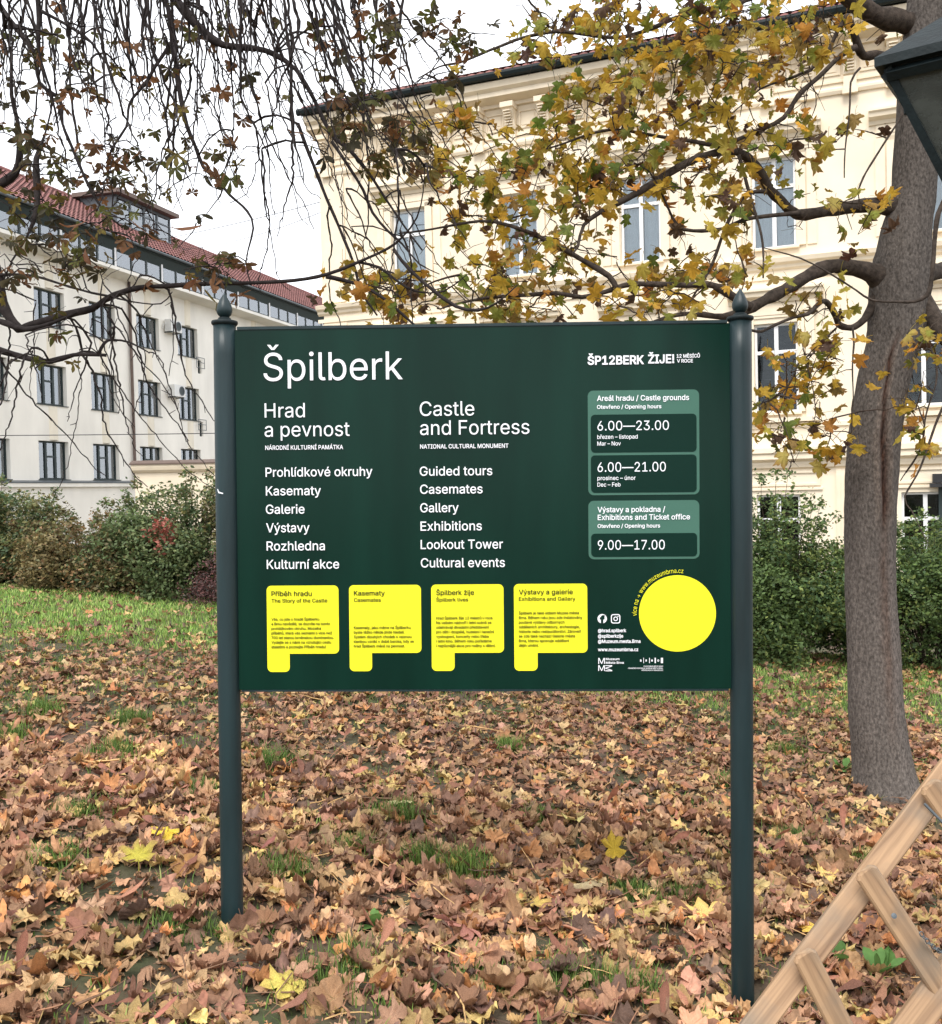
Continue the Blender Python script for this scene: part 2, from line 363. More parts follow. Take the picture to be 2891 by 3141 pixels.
# --- left office building: local x runs away along the facade, -y faces the park
LP = P(159, 1500, 44)
LB = thing('office_building', 'long pale office building with dark green windows and a red tiled roof', 'building', (LP[0], LP[1], 0), math.radians(73))
def build_left():
    S0, S1 = -14.96, 46.0
    pitch = 3.62; rows = [(-1.0, 1.2), (2.6, 4.3), (5.9, 7.68), (9.36, 11.0)]
    cols = [k for k in range(-3, 12)]
    holes = []
    for k in cols:
        a = -.74 + pitch * k
        for (z0, z1) in rows[1:]: holes.append((a, a + 1.92, z0, z1))
    holes.append((12.0, 12.35, 8.55, 9.3)); holes.append((12.0, 12.35, 5.05, 5.85))
    w = MB(); wall_mesh(w, S0, S1, -1.4, 12.5, holes, .30)
    w.box(S0, S1, 6, 6.2, -1.4, 12.3); w.box(S0 - .2, S0, 0, 6.2, -1.4, 12.3)
    wall = w.build('wall', M['plaster_L'], LB)
    # plinth ledge below the lowest visible windows
    l = MB(); l.prism([(-.6, 1.9), (-.6, 2.22), (-.72, 2.26), (-.72, 2.42), (0.0, 2.5), (0.0, 1.9)], S0, 5.6); l.build('ledge', M['plaster_L'], LB)
    l = MB(); l.prism([(-.74, 2.425), (-.74, 2.47), (-.003, 2.56), (-.003, 2.505)], S0, 5.6); l.build('flashing', M['zinc'], LB)
    l = MB(); l.box(S0, 5.6, -.6, -.02, -1.4, 1.9); l.build('plinth', M['plaster_L'], LB)
    # pilaster strips between the window rows
    for k in cols:
        if k > 6: break
        a = -.74 + pitch * k + .7
        for z0, z1 in ((4.35, 5.82), (7.73, 9.28), (11.05, 12.55)):
            m = MB(); pr = [(.0, 0), (.04, -.05), (.14, -.09), (.27, -.1), (.4, -.09), (.5, -.05), (.54, 0)]
            m.add([(a + p[0], p[1], z) for z in (z0, z1) for p in pr], [(i, i + 1, i + 8, i + 7) for i in range(6)])
            link('pilaster', m.mesh('pilaster', M['pilaster_L'], True), LB)
    # one window, its copies share the meshes
    def window(k, row, first=None):
        z0, z1 = rows[row]; H = z1 - z0; W = 1.92
        o = bpy.data.objects.new('window', None)
        return o
    protos = {}
    def make_window(z0, z1, sash):
        H = z1 - z0; W = 1.92; f = MB(); y0, y1 = .2, .28; t = .075
        f.box(0, W, y0, y1, 0, t); f.box(0, W, y0, y1, H - t, H); f.box(0, t, y0, y1, t, H - t); f.box(W - t, W, y0, y1, t, H - t)
        m1, m2 = W * .34, W * .66
        for mm in (m1, m2): f.box(mm - .065, mm + .065, y0 - .015, y1, t, H - t)
        tz = H * (.62 if sash else .60)
        f.box(m1 + .065, m2 - .065, y0 - .01, y1, tz - .04, tz + .04)
        root = link('window', f.mesh('window', M['dark_frame']), LB)
        def pane(x0, x1, a, b):
            p = MB(); p.box(x0, x1, .235, .242, a, b); return link('pane', p.mesh('pane', M['glass_L']), root)
        pane(t, m1 - .065, t, H - t); pane(m2 + .065, W - t, t, H - t); pane(m1 + .065, m2 - .065, t, tz - .04); pane(m1 + .065, m2 - .065, tz + .04, H - t)
        s = MB(); s.prism([(-.05, -.03), (-.05, .0), (.199, .02), (.199, -.03)], -.06, W + .06); s.build('sill', M['dark_frame'], root)
        r = MB(); r.box(.0, W, .72, .8, -.2, H + .2); r.box(-.05, 0, .3, .72, -.2, H + .2); r.box(W, W + .05, .3, .72, -.2, H + .2); r.box(0, W, .3, .72, -.25, -.2); r.box(0, W, .3, .72, H + .2, H + .25)
        r.build('room', M['room'], root)
        c = curtain_mb(W * .36, .02, H - .02, .335, ph=sash); cc = c.build('curtain', M['curtain'], root, True); cc.location.x = W * .63
        if sash != 1:
            c = curtain_mb(W * .16, .02, H - .02, .335, ph=sash); cc = c.build('curtain', M['curtain'], root, True); cc.location.x = .04
        if sash == 2:
            c = curtain_mb(W * .3, .02, H - .02, .34, ph=1); cc = c.build('curtain', M['curtain'], root, True); cc.location.x = W * .34
        return root
    i = 0
    for k in cols:
        for r in (1, 2, 3):
            z0, z1 = rows[r]; key = (r, (k * 7 + r * 3) % 3)
            if key not in protos:
                o = make_window(z0, z1, key[1]); protos[key] = o
            else: o = copy_tree(protos[key], LB)
            o.location = (-.74 + pitch * k, 0, z0); o.parent = LB
    for z0, z1 in ((8.55, 9.3), (5.05, 5.85)):
        m = MB(); m.box(12.0, 12.05, .1, .2, z0, z1); m.box(12.3, 12.35, .1, .2, z0, z1); m.box(12.05, 12.3, .1, .2, z0, z0 + .05)
        s = m.build('stair_light', M['dark_frame'], LB)
        p = MB(); p.box(12.05, 12.3, .14, .15, z0 + .05, z1); p.build('pane', M['glass_L'], s)
        p = MB(); p.box(12.0, 12.35, .4, .45, z0, z1 + .05); p.build('room', M['room'], s)
        p = MB()
        for zz in (z1 + .12, z1 - .15, z1 - .45): p.tube([(11.7, -.12, zz), (12.5, -.12, zz)], .018, 5)
        p.tube([(11.7, -.12, z1 - .45), (11.7, -.12, z1 + .12)], .018, 5); p.tube([(12.5, -.12, z1 - .45), (12.5, -.12, z1 + .12)], .018, 5)
        p.build('railing', M['zinc'], LB)
    # overhanging attic: soffit slab, ribbon of windows, eave, gutter
    s = MB(); s.prism([(0.02, 12.4), (-.95, 12.52), (-.95, 12.68), (0.6, 12.68), (.6, 12.4)], S0, S1); s.build('soffit', M['plaster_L'], LB)
    x = S0; i = 0; parts = {}
    UW = 1.21
    while x < S1 - UW:
        if 'w' not in parts:
            f = MB(); y0, y1 = -.86, -.8
            f.box(0, UW, y0, y1, 12.685, 12.76); f.box(0, UW, y0, y1, 13.74, 13.82)
            f.box(0, .06, y0 - .01, y1, 12.76, 13.74); f.box(UW - .06, UW, y0 - .01, y1, 12.76, 13.74)
            o = link('ribbon_window', f.mesh('ribbon_window', M['dark_frame']), LB)
            p = MB(); p.box(.06, UW - .06, -.84, -.835, 12.76, 13.74); p.build('pane', M['glass_L'], o)
            p = MB(); p.box(0, UW, -.62, -.6, 12.69, 13.82); p.build('room', M['curtain'], o)
            p = MB(); p.box(.06, UW - .06, -.72, -.70, 13.1, 13.14); p.box(.06, UW - .06, -.72, -.70, 13.4, 13.44); p.build('blind', M['white_frame'], o)
            parts['w'] = o
        else: o = copy_tree(parts['w'], LB)
        o.location.x = x
        if i % 3 == 2:
            if 'p' not in parts:
                p = MB(); p.box(UW + .002, UW + .128, -.9, -.78, 12.685, 13.82); q = link('mullion', p.mesh('mullion', M['white_frame']), LB); parts['p'] = q
            else: q = copy_tree(parts['p'], LB)
            q.location.x = x; x += .13
        x += UW; i += 1
    f = MB(); f.prism([(-1.0, 13.825), (-1.12, 13.9), (-1.12, 13.98), (.4, 14.12), (.4, 13.825)], S0, S1); f.build('eave', M['dark_frame'], LB)
    f = MB(); f.tube([(S0, -1.2, 14.0), (S1, -1.2, 14.0)], .075, 8); f.build('gutter', M['zinc'], LB)
    # roof: tiles as rows of ridges, one joined part
    yr, zr = 5.2, 17.85
    ye, ze = -1.18, 14.06
    t = MB(); dx = .3; rows_n = 14; prof = [(0, .0), (.06, .05), (.15, .075), (.24, .05), (.29, .0)]
    V = []; F = []; C = []
    nx = int((S1 - S0) / dx)
    for r in range(rows_n):
        ya = ye + (yr - ye) * r / rows_n; yb = ye + (yr - ye) * (r + 1) / rows_n + .05
        za = ze + (zr - ze) * r / rows_n + .035; zb = ze + (zr - ze) * (r + 1) / rows_n + .005
        for c in range(nx):
            b = len(V); x0 = S0 + c * dx; cc = .86 + .28 * random.random()
            for (yy, zz) in ((ya, za), (yb, zb)):
                for px_, pz_ in prof: V.append((x0 + px_, yy, zz + pz_)); C.append((cc, cc * .98, cc * .97))
            F += [(b + q, b + q + 1, b + q + 6, b + q + 5) for q in range(4)]
    me = mesh_tris('roof_tiles', np.array(V), np.array(F), np.array(C), M['tile'])
    tag(link('roof_tiles', me, LB), kind='stuff')
    f = MB(); f.prism([(-1.1, 14.0), (yr, zr - .03), (yr, 12.4), (-.5, 12.69)], S0, S1); f.build('roof_body', M['dark_frame'], LB)
    f = MB(); f.tube([(S0, yr, zr + .04), (S1, yr, zr + .04)], .13, 8); f.build('ridge_cap', M['tile'], LB)
    # gable roof light well / lift head
    f = MB(); x0, x1, y0, y1, zb, zt = 8.4, 13.4, 2.4, 4.6, 15.3, 17.75
    f.box(x0, x1, y0, y1, zb, 16.3)
    for xx in np.linspace(x0, x1 - .12, 5): f.box(xx, xx + .12, y0, y0 + .12, 16.3, zt)
    f.box(x0, x1, y0, y0 + .12, zt - .15, zt); f.box(x0, x1, y0 + .01, y0 + .1, 17.15, 17.22)
    f.box(x1 - .12, x1, y0 + .12, y1, 16.3, zt); f.box(x0, x0 + .12, y0 + .12, y1, 16.3, zt); f.box(x0 + .12, x1 - .12, y1 - .12, y1, 16.3, zt)
    lh = f.build('roof_lantern', M['zinc'], LB)
    g = MB(); g.box(x0 + .12, x1 - .12, y0 + .05, y0 + .06, 16.3, zt - .15); g.build('glazing', M['glass_L'], lh)
    g = MB(); g.box(x0 - .3, x1 + .3, y0 - .4, y1 + .3, zt, zt + .22); g.build('flat_roof', M['pipe'], lh)
    g = MB(); g.tube([(x0 + 2.0, y0 + .5, 16.4), (x0 + 3.8, y0 + .5, 17.95)], .08, 6); g.build('brace', M['white_frame'], lh)
    p = MB(); p.tube([(5.86, -.1, 12.7), (5.86, -.12, 7), (5.88, -.12, 1.5)], .075, 8); p.build('drainpipe', M['pipe'], LB)
build_left()
def ac(s, z, label):
    a = math.radians(73); d = np.array([math.cos(a), math.sin(a)]); n = np.array([d[1], -d[0]])
    o = thing('air_conditioner', label, 'air conditioner', (LP[0] + d[0] * s, LP[1] + d[1] * s, z), a, 'air conditioners on the office facade')
    m = MB(); m.box(-.5, .5, -.48, -.1, 0, .62); m.build('casing', M['ac'], o)
    m = MB(); n_ = 20; r0, r1 = .24, .2
    m.lathe([(.25, 0), (.25, .02), (.2, .02), (.2, 0)], 20)
    g = m.build('fan_ring', M['zinc'], o); g.rotation_euler = (math.pi / 2, 0, 0); g.location = (.18, -.482, .31)
    m = MB(); m.lathe([(.2, 0), (.2, .004)], 20); g = m.build('fan_grille', M['dark_frame'], o); g.rotation_euler = (math.pi / 2, 0, 0); g.location = (.18, -.482, .31)
    m = MB(); m.box(-.4, -.35, -.48, -.001, -.06, -.005); m.box(.35, .4, -.48, -.001, -.06, -.005); m.build('bracket', M['zinc'], o)
    m = MB(); m.tube([(-.5, -.2, .4), (-.6, -.1, .35), (-.62, -.04, .1)], .03, 6); m.build('hose', M['ac'], o)
ac(9.3, 10.42, 'white air conditioner beside the top window row, the upper of the two')
ac(9.45, 7.02, 'white air conditioner beside the middle window row, the lower of the two')

# --- right building, cream neo-renaissance
RP = P(1008, 1500, 34)
RB = thing('town_house', 'tall cream stucco building with bracketed cornice and white windows', 'building', (RP[0], RP[1], 0), math.radians(-22.2))
def build_right():
    S1 = 30.0; base = -2.0
    cx = [3.26 + 3.83 * k for k in range(7)]
    rows = [(-.9, 1.38), (3.72, 6.27), (8.4, 10.95)]
    holes = []
    for c in cx:
        for z0, z1 in rows: holes.append((c - .6, c + .6, z0, z1))
    w = MB(); wall_mesh(w, 0.0, S1, base, 14.3, holes, .3)
    w.box(0.0, S1, 11, 11.2, base, 14.3); w.add([(0, 0, base), (0, 11, base), (0, 11, 14.3), (0, 0, 14.3)], [(0, 1, 2, 3)])
    w.build('wall', M['plaster_R'], RB)
    def course(name, prof, a=-.2, b=S1, m='trim_R'):
        f = MB(); f.prism(prof, a, b); return f.build(name, M[m], RB)
    # cornice, frieze, belts
    course('cornice', [(0, 13.68), (-.12, 13.68), (-.12, 13.78), (-.55, 13.86), (-.55, 14.0), (-.68, 14.08), (-.72, 14.26), (-.6, 14.34), (0, 14.34)])
    course('frieze_moulding', [(0, 12.42), (-.06, 12.42), (-.1, 12.5), (-.1, 12.56), (-.05, 12.62), (0, 12.62)])
    course('frieze_moulding', [(0, 12.74), (-.05, 12.74), (-.05, 12.8), (0, 12.83)])
    course('belt', [(0, 7.74), (-.08, 7.8), (-.1, 7.88), (-.2, 7.94), (-.24, 8.06), (0, 8.12)])
    course('belt', [(0, 7.5), (-.05, 7.5), (-.05, 7.62), (0, 7.62)])
    course('sill_course', [(0, 3.28), (-.06, 3.28), (-.06, 3.4), (0, 3.42)])
    course('belt', [(0, 2.1), (-.1, 2.14), (-.14, 2.24), (-.14, 2.3), (-.3, 2.38), (-.3, 2.52), (-.36, 2.56), (-.36, 2.7), (0, 2.78)])
    f = MB(); f.tube([(-.35, -.8, 14.4), (S1, -.8, 14.4)], .12, 8); f.build('gutter', M['iron'], RB)
    f = MB(); f.prism([(-.74, 14.345), (-.74, 14.5), (6, 17.4), (6, 14.345)], -.3, S1); f.build('roof_body', M['iron'], RB)
    # roof tiles, ridged rows
    V = []; F = []; C = []; prof = [(0, 0), (.08, .06), (.18, .08), (.27, .05), (.3, 0)]
    for r in range(20):
        ya, yb = -.72 + r * .335, -.72 + (r + 1) * .335 + .04; za, zb = 14.53 + r * .152, 14.50 + (r + 1) * .152
        for c in range(int(S1 / .3) + 1):
            b = len(V); cc = random.uniform(.95, 1.35)
            for yy, zz in ((ya, za), (yb, zb)):
                for a, h in prof: V.append((-.3 + c * .3 + a, yy, zz + h)); C.append((cc, cc, cc))
            F += [(b + q, b + q + 1, b + q + 6, b + q + 5) for q in range(4)]
            if r == 0:
                b2 = len(V)
                for a, h in prof: V.append((-.3 + c * .3 + a, ya, za - .05)); C.append((cc * .7,) * 3)
                F += [(b2 + q, b2 + q + 1, b + q + 1, b + q) for q in range(4)]
    tag(link('roof_tiles', mesh_tris('roof_tiles', np.array(V), np.array(F), np.array(C), M['tile']), RB), kind='stuff')
    # consoles with grooved fronts, and panels between them
    m = MB(); w_ = .17
    m.box(-w_ - .04, w_ + .04, -.5, 0, 13.52, 13.675)
    m.prism([(0, 12.84), (-.16, 12.9), (-.2, 13.0), (-.24, 13.2), (-.38, 13.42), (-.4, 13.517), (0, 13.517)], -w_, w_)
    m.box(-w_ - .03, w_ + .03, -.2, -.1, 12.36, 12.5); m.box(-w_, w_, -.17, -.0, 12.5, 12.84)
    for i in range(7):
        z = 12.97 + i * .07; yy = -.2 - .04 * i - (.02 if i > 3 else 0); m.box(-.11, .11, yy - .04, yy + .05, z, z + .03)
    cm = m.mesh('console', M['trim_R'])
    p = MB(); a0, a1, b0, b1 = -.3, .3, 12.95, 13.5
    for (x0, x1, z0, z1) in ((a0, a1, b0, b0 + .04), (a0, a1, b1 - .04, b1), (a0, a0 + .04, b0 + .04, b1 - .04), (a1 - .04, a1, b0 + .04, b1 - .04)): p.box(x0, x1, -.04, .0, z0, z1)
    p.box(a0 + .1, a1 - .1, -.02, 0, b0 + .1, b1 - .1)
    pm = p.mesh('frieze_panel', M['trim_R'])
    for i in range(27):
        s = .32 + 1.1 * i
        if s > S1: break
        link('console', cm, RB).location.x = s
        link('frieze_panel', pm, RB).location.x = s + .55
    # corner strip
    f = MB(); f.box(-.02, .9, -.05, 0, 2.8, 7.45); f.box(-.02, .9, -.05, 0, 8.15, 12.4); f.build('corner_strip', M['trim_R'], RB)
    # hoods + surrounds
    def hood(z, m_):
        m_.prism([(0, z), (-.06, z), (-.1, z + .1), (-.28, z + .16), (-.3, z + .26), (-.36, z + .3), (-.36, z + .36), (0, z + .42)], -1.3, 1.3)
    up = MB(); hood(11.42, up)
    up.box(-1.12, 1.12, -.05, 0, 11.08, 11.4); up.box(-.98, .98, -.07, 0, 11.16, 11.32)
    for sx in (-1, 1):
        a, b = sorted((sx * .62, sx * .86)); up.box(a, b, -.07, 0, 8.4, 11.08); a, b = sorted((sx * .9, sx * 1.15)); up.box(a, b, -.04, 0, 8.4, 11.06)
    up.box(-.86, .86, -.07, 0, 10.96, 11.08)
    um = up.mesh('window_surround', M['trim_R'])
    lo = MB(); hood(6.85, lo); lo.box(-1.05, 1.05, -.04, 0, 6.42, 6.8); lo.box(-.8, .8, -.06, 0, 6.5, 6.72)
    for sx in (-1, 1):
        a, b = sorted((sx * .8, sx * 1.05)); lo.box(a, b, -.12, -.0, 3.5, 6.5); a, b = sorted((sx * .75, sx * 1.12)); lo.box(a, b, -.18, 0, 6.55, 6.68); lo.box(a + .03, b - .03, -.15, 0, 6.68, 6.84)
        a, b = sorted((sx * .6, sx * .78)); lo.box(a, b, -.06, 0, 3.72, 6.4)
    lo.box(-1.15, 1.15, -.2, 0, 3.44, 3.56)
    lm = lo.mesh('window_surround', M['trim_R'])
    gr = MB(); gr.prism([(0, 1.5), (-.06, 1.5), (-.06, 1.56), (0, 1.58)], -1.4, 1.4)
    for (x0, x1, z0, z1) in ((-1.35, 1.35, 1.62, 1.68), (-1.35, 1.35, 1.98, 2.04), (-1.35, -1.28, 1.68, 1.98), (1.28, 1.35, 1.68, 1.98)): gr.box(x0, x1, -.05, 0, z0, z1)
    gm = gr.mesh('ground_floor_panel', M['trim_R'])
    pl = MB(); pl.box(-.16, .16, -.08, 0, -2, 2.05)
    for q in (-.09, 0, .09): pl.box(q - .02, q + .02, -.1, -.08, -.5, 1.9)
    plm = pl.mesh('pilaster', M['trim_R'])
    # white casement windows
    def make(z0, z1, dark):
        H = z1 - z0; W = 1.2; f = MB(); y0, y1 = .14, .22; t = .07
        f.box(-.6, .6, y0, y1, 0, t); f.box(-.6, .6, y0, y1, H - t, H); f.box(-.6, -.6 + t, y0, y1, t, H - t); f.box(.6 - t, .6, y0, y1, t, H - t)
        f.box(-.055, .055, y0 - .02, y1, t, H - t); tz = H * (.68 if H > 2 else .6)
        f.box(-.6 + t, .6 - t, y0 - .03, y1 - .005, tz - .05, tz + .05)
        root = link('window', f.mesh('window', M['white_frame']), RB)
        for a, b in ((-.6 + t, -.055), (.055, .6 - t)):
            for c, d in ((t, tz - .05), (tz + .05, H - t)):
                p = MB(); p.box(a, b, .18, .187, c, d); link('pane', p.mesh('pane', M['glass_dim' if z0 < 5 else 'glass']), root)
        s = MB(); s.prism([(-.14, -.07), (-.14, -.01), (.138, .03), (.138, -.07)], -.68, .68); s.build('sill', M['trim_R'], root)
        r = MB(); r.box(-.7, .7, 1.2, 1.3, -.1, H + .1); r.box(-.75, -.7, .3, 1.2, -.1, H + .1); r.box(.7, .75, .3, 1.2, -.1, H + .1); r.box(-.7, .7, .3, 1.2, H + .1, H + .15); r.box(-.7, .7, .3, 1.2, -.15, -.1)
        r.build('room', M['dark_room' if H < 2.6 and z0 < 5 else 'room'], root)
        if not dark:
            for a, w2 in ((-.56, .5), (.06, .5)):
                c = curtain_mb(w2, .02, H - .05, .34, .022, .13); cc = c.build('curtain', M['curtain'], root, True); cc.location.x = a
        return root
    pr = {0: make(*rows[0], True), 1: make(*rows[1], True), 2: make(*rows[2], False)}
    for i, c in enumerate(cx):
        for r in range(3):
            o = pr[r] if i == 0 else copy_tree(pr[r], RB)
            o.location = (c, 0, rows[r][0])
        link('window_surround', um, RB).location.x = c; link('window_surround', lm, RB).location.x = c
        link('ground_floor_panel', gm, RB).location.x = c - .2
        link('pilaster', plm, RB).location.x = c + 1.72
    # dark service window with lamp near the right edge
    m = MB(); m.box(18.9, 20.6, -.04, 0.0, .0, 1.55); m.build('dark_shutter', M['dark_frame'], RB)
    m = MB(); m.box(18.75, 19.1, -.4, -.02, 1.62, 1.86); m.box(18.68, 19.14, -.44, -.02, 1.5, 1.6); m.build('wall_lamp', M['black'], RB)
build_right()

# --- low wall with tiled coping between the two buildings
GW = thing('garden_wall', 'low cream wall with red tile coping behind the shrubs on the left', 'wall', tuple(P(1250, 1500, 40.5)[:2]) + (0,), math.radians(3))
m = MB(); m.box(-10.9, 3, 0, .5, -1.5, 2.75); m.build('wall', M['plaster_R'], GW)
m = MB(); m.prism([(-.05, 2.7), (-.16, 2.8), (-.2, 2.92), (-.2, 3.02), (.62, 3.02), (.62, 2.7)], -11.0, 3); m.build('cornice', M['trim_R'], GW)
m = MB(); m.prism([(-.26, 3.022), (-.26, 3.07), (.2, 3.2), (.66, 3.07), (.66, 3.022)], -11.05, 3); m.build('coping', M['pipe'], GW)

# --- cables
def cable(name, a, b, sag, label, r=.012):
    a, b = np.array(a), np.array(b); t = np.linspace(0, 1, 24)[:, None]
    pts = a + (b - a) * t; pts[:, 2] -= (4 * sag * t * (1 - t))[:, 0]
    m = MB(); m.tube(pts, r, 5); tag(m.build(name, M['black']), label, 'cable')
cable('overhead_cable', P(-900, 1335, 26), P(1500, 1310, 30), .1, 'thin dark cable strung level across the pale office facade', .012)
cable('overhead_cable', P(1012, 611, 33.8), P(430, 745, 46), .1, 'thin wire in the sky from the cream building down to the red roof', .014)
cable('overhead_cable', P(1010, 640, 33.8), P(560, 765, 48), .25, 'lower thin sagging wire against the sky above the red roof', .012)

# ------------------------------------------------------------------ information board
BW, BH = 1.962, 1.442
BC = Vector((0.0427, 3.95, 1.627)); B_YAW, B_LEAN, B_ROLL = -0.03309, 0.00495, -0.01386
_ca, _sa = math.cos(B_YAW), math.sin(B_YAW)
_ex = Vector((_ca, _sa, 0)); _ey = Vector((-_sa, _ca, 0)); _ez = Vector((0, 0, 1)) * math.cos(B_LEAN) + _ey * math.sin(B_LEAN)
bx = _ex * math.cos(B_ROLL) + _ez * math.sin(B_ROLL); bz = -_ex * math.sin(B_ROLL) + _ez * math.cos(B_ROLL); by = bz.cross(bx)
BM = Matrix((( bx.x, by.x, bz.x, BC.x), (bx.y, by.y, bz.y, BC.y), (bx.z, by.z, bz.z, BC.z), (0, 0, 0, 1)))
BMI = BM.inverted()
board = thing('information_board', 'large dark green visitor board on two round posts among fallen leaves', 'sign')
board.matrix_world = BM
def sp(px, py):
    """photo pixel -> (x, z) on the face of the board"""
    r = Vector(ray(px, py)); o = Vector((0, 0, EYE)); d = BMI.to_3x3() @ r; a = BMI @ o
    t = -a.y / d.y; q = a + d * t
    return q.x, q.z
ZA = lambda x, y: sp(640 + x * .46537, 880 + y * .46537)
ZB = lambda x, y: sp(1500 + x * .46537, 880 + y * .46537)
ZC = lambda x, y: sp(640 + x * .46528, 1400 + y * .46528)
ZD = lambda x, y: sp(1500 + x * .46528, 1400 + y * .46528)
m = MB(); m.box(-BW / 2, BW / 2, 0, .022, -BH / 2, BH / 2); m.build('panel', M['panel'], board)
m = MB(); m.box(-BW / 2 + .01, BW / 2 - .01, -.004, .026, BH / 2 + .0005, BH / 2 + .012); m.build('edge_strip', M['post'], board)
m = MB(); m.box(-BW / 2 + .01, BW / 2 - .01, -.003, .026, -BH / 2 - .008, -BH / 2 - .0005); m.build('edge_strip', M['post'], board)
for sx in (-1, 1):
    xx = sx * (BW / 2 + .0435); R_ = .0445
    g0 = float(G(BC.x + xx, 3.95 - .0 * sx)) - .35
    top = BH / 2 + (.012 if sx < 0 else .0)
    m = MB(); nn = 40
    m.lathe([(R_, z) for z in np.linspace(g0 - BC.z, top + .012, 24)], nn, (xx, .012, 0)); po = m.build('post', M['post'], board, True)
    m = MB(); m.lathe([(R_ * .9, -.008), (R_ * 1.04, -.006), (R_ * 1.16, .0), (R_ * 1.19, .005), (R_ * 1.14, .011), (R_ * .8, .015), (R_ * .62, .017), (R_ * .55, .024), (R_ * .3, .03)], 32, (xx, .012, top + .014)); m.build('collar', M['iron'], board, True)
    m = MB()
    fp = [(.3, .026), (.45, .029), (.62, .037), (.72, .048), (.735, .058), (.7, .068), (.58, .082), (.42, .096), (.26, .108), (.1, .119), (.01, .125)]
    m.lathe([(R_ * a * (.97 if sx < 0 else .95), b) for a, b in fp], 32, (xx, .012, top + .014)); m.build('finial', M['post'], board, True)
    m = MB(); m.box(min(sx * (BW / 2 + .0005), sx * (BW / 2 + .006)), max(sx * (BW / 2 + .0005), sx * (BW / 2 + .006)), .002, .02, -BH / 2 + .02, BH / 2 - .02); m.build('fixing_strip', M['black'], board)
    if sx < 0:   # little white scratch on the left post
        a, b = sp(640 + 97 * .46528, 1400 + 235 * .46528)
        m = MB(); m.add([(a - .012, -.0418, b + .012), (a - .009, -.0418, b + .012), (a - .006, -.0418, b + .002), (a + .012, -.0418, b - .004), (a + .01, -.0418, b - .008), (a - .008, -.0418, b - .004)], [(0, 1, 2, 3, 4, 5)]); m.build('paint_chip', M['white_print'], board)

# Blender's own bundled grotesque, with its built-in face as the fallback
import os
FONT = None
try:
    _fp = os.path.join(bpy.utils.system_resource('DATAFILES', path='fonts'), 'Inter.woff2')
    if os.path.exists(_fp): FONT = bpy.data.fonts.load(_fp)
except Exception: FONT = None
def text_mesh(txt, bold=0.0):
    """flat letters: every contour filled on its own, so overlapping strokes stay solid; cap height is 1"""
    cu = bpy.data.curves.new('t', 'FONT'); cu.body = txt; cu.size = 1; cu.resolution_u = 3; cu.fill_mode = 'NONE'
    if FONT: cu.font = FONT
    o = bpy.data.objects.new('t', cu); COL.objects.link(o)
    dg = bpy.context.evaluated_depsgraph_get(); me = bpy.data.meshes.new_from_object(o.evaluated_get(dg))
    co = np.array([v.co[:] for v in me.vertices]); nb = {}
    for e in me.edges:
        i, j = e.vertices; nb.setdefault(i, []).append(j); nb.setdefault(j, []).append(i)
    bpy.data.objects.remove(o); bpy.data.curves.remove(cu); bpy.data.meshes.remove(me)
    seen = set(); loops = []
    for i in nb:
        if i in seen: continue
        lp_ = [i]; seen.add(i); prev, cur = None, i
        while True:
            nx = [q for q in nb[cur] if q != prev and q not in seen]
            if not nx: break
            prev, cur = cur, nx[0]; lp_.append(cur); seen.add(cur)
        if len(lp_) > 2: loops.append(sorted_loop(lp_, co))
    area = lambda p: .5 * np.sum(p[:, 0] * np.roll(p[:, 1], -1) - np.roll(p[:, 0], -1) * p[:, 1])
    sg = np.sign(area(max(loops, key=lambda p: abs(area(p)))))
    def grow_(p, amt):
        e = np.roll(p, -1, 0) - p; e /= np.linalg.norm(e, axis=1)[:, None] + 1e-9; n1 = np.column_stack([e[:, 1], -e[:, 0]]) * sg
        n = n1 + np.roll(n1, 1, 0); n /= np.maximum(np.sum(n * n, axis=1)[:, None] / 2, .5)
        return p + n * amt
    loops = [grow_(p, bold) for p in loops] if bold else loops
    vs, es = [], []
    for p in loops:
        k = len(vs); vs += [Vector(q) for q in p]; es += [(k + i, k + (i + 1) % len(p)) for i in range(len(p))]
    ov, _e, of, _1, _2, _3 = mathutils.geometry.delaunay_2d_cdt(vs, es, [], 0, 1e-6)
    V = np.array([v[:] for v in ov]); F = np.array([f for f in of if len(f) == 3])
    c = V[F].mean(1); wn_ = np.zeros(len(c))
    for p in loops:                                     # winding number of every triangle centre
        x0, y0 = p[:, 0][None], p[:, 1][None]; x1, y1 = np.roll(p[:, 0], -1)[None], np.roll(p[:, 1], -1)[None]; cx__, cy__ = c[:, :1], c[:, 1:]
        left = (x1 - x0) * (cy__ - y0) - (cx__ - x0) * (y1 - y0)
        wn_ += np.sum((y0 <= cy__) & (y1 > cy__) & (left > 0), 1).astype(int) - np.sum((y0 > cy__) & (y1 <= cy__) & (left < 0), 1).astype(int)
    F = F[np.abs(wn_) > 0]
    return np.column_stack([V, np.zeros(len(V))]) / CAP, [tuple(int(i) for i in f) for f in F]
def sorted_loop(ix, co):
    p = co[ix][:, :2]; k = np.ones(len(p), bool)
    k[1:] = np.linalg.norm(np.diff(p, axis=0), axis=1) > 1e-5
    return p[k]
CAP = 1.0
_V = text_mesh('H')[0]; CAP = float(_V[:, 1].max() - _V[:, 1].min())
LV = -.0045
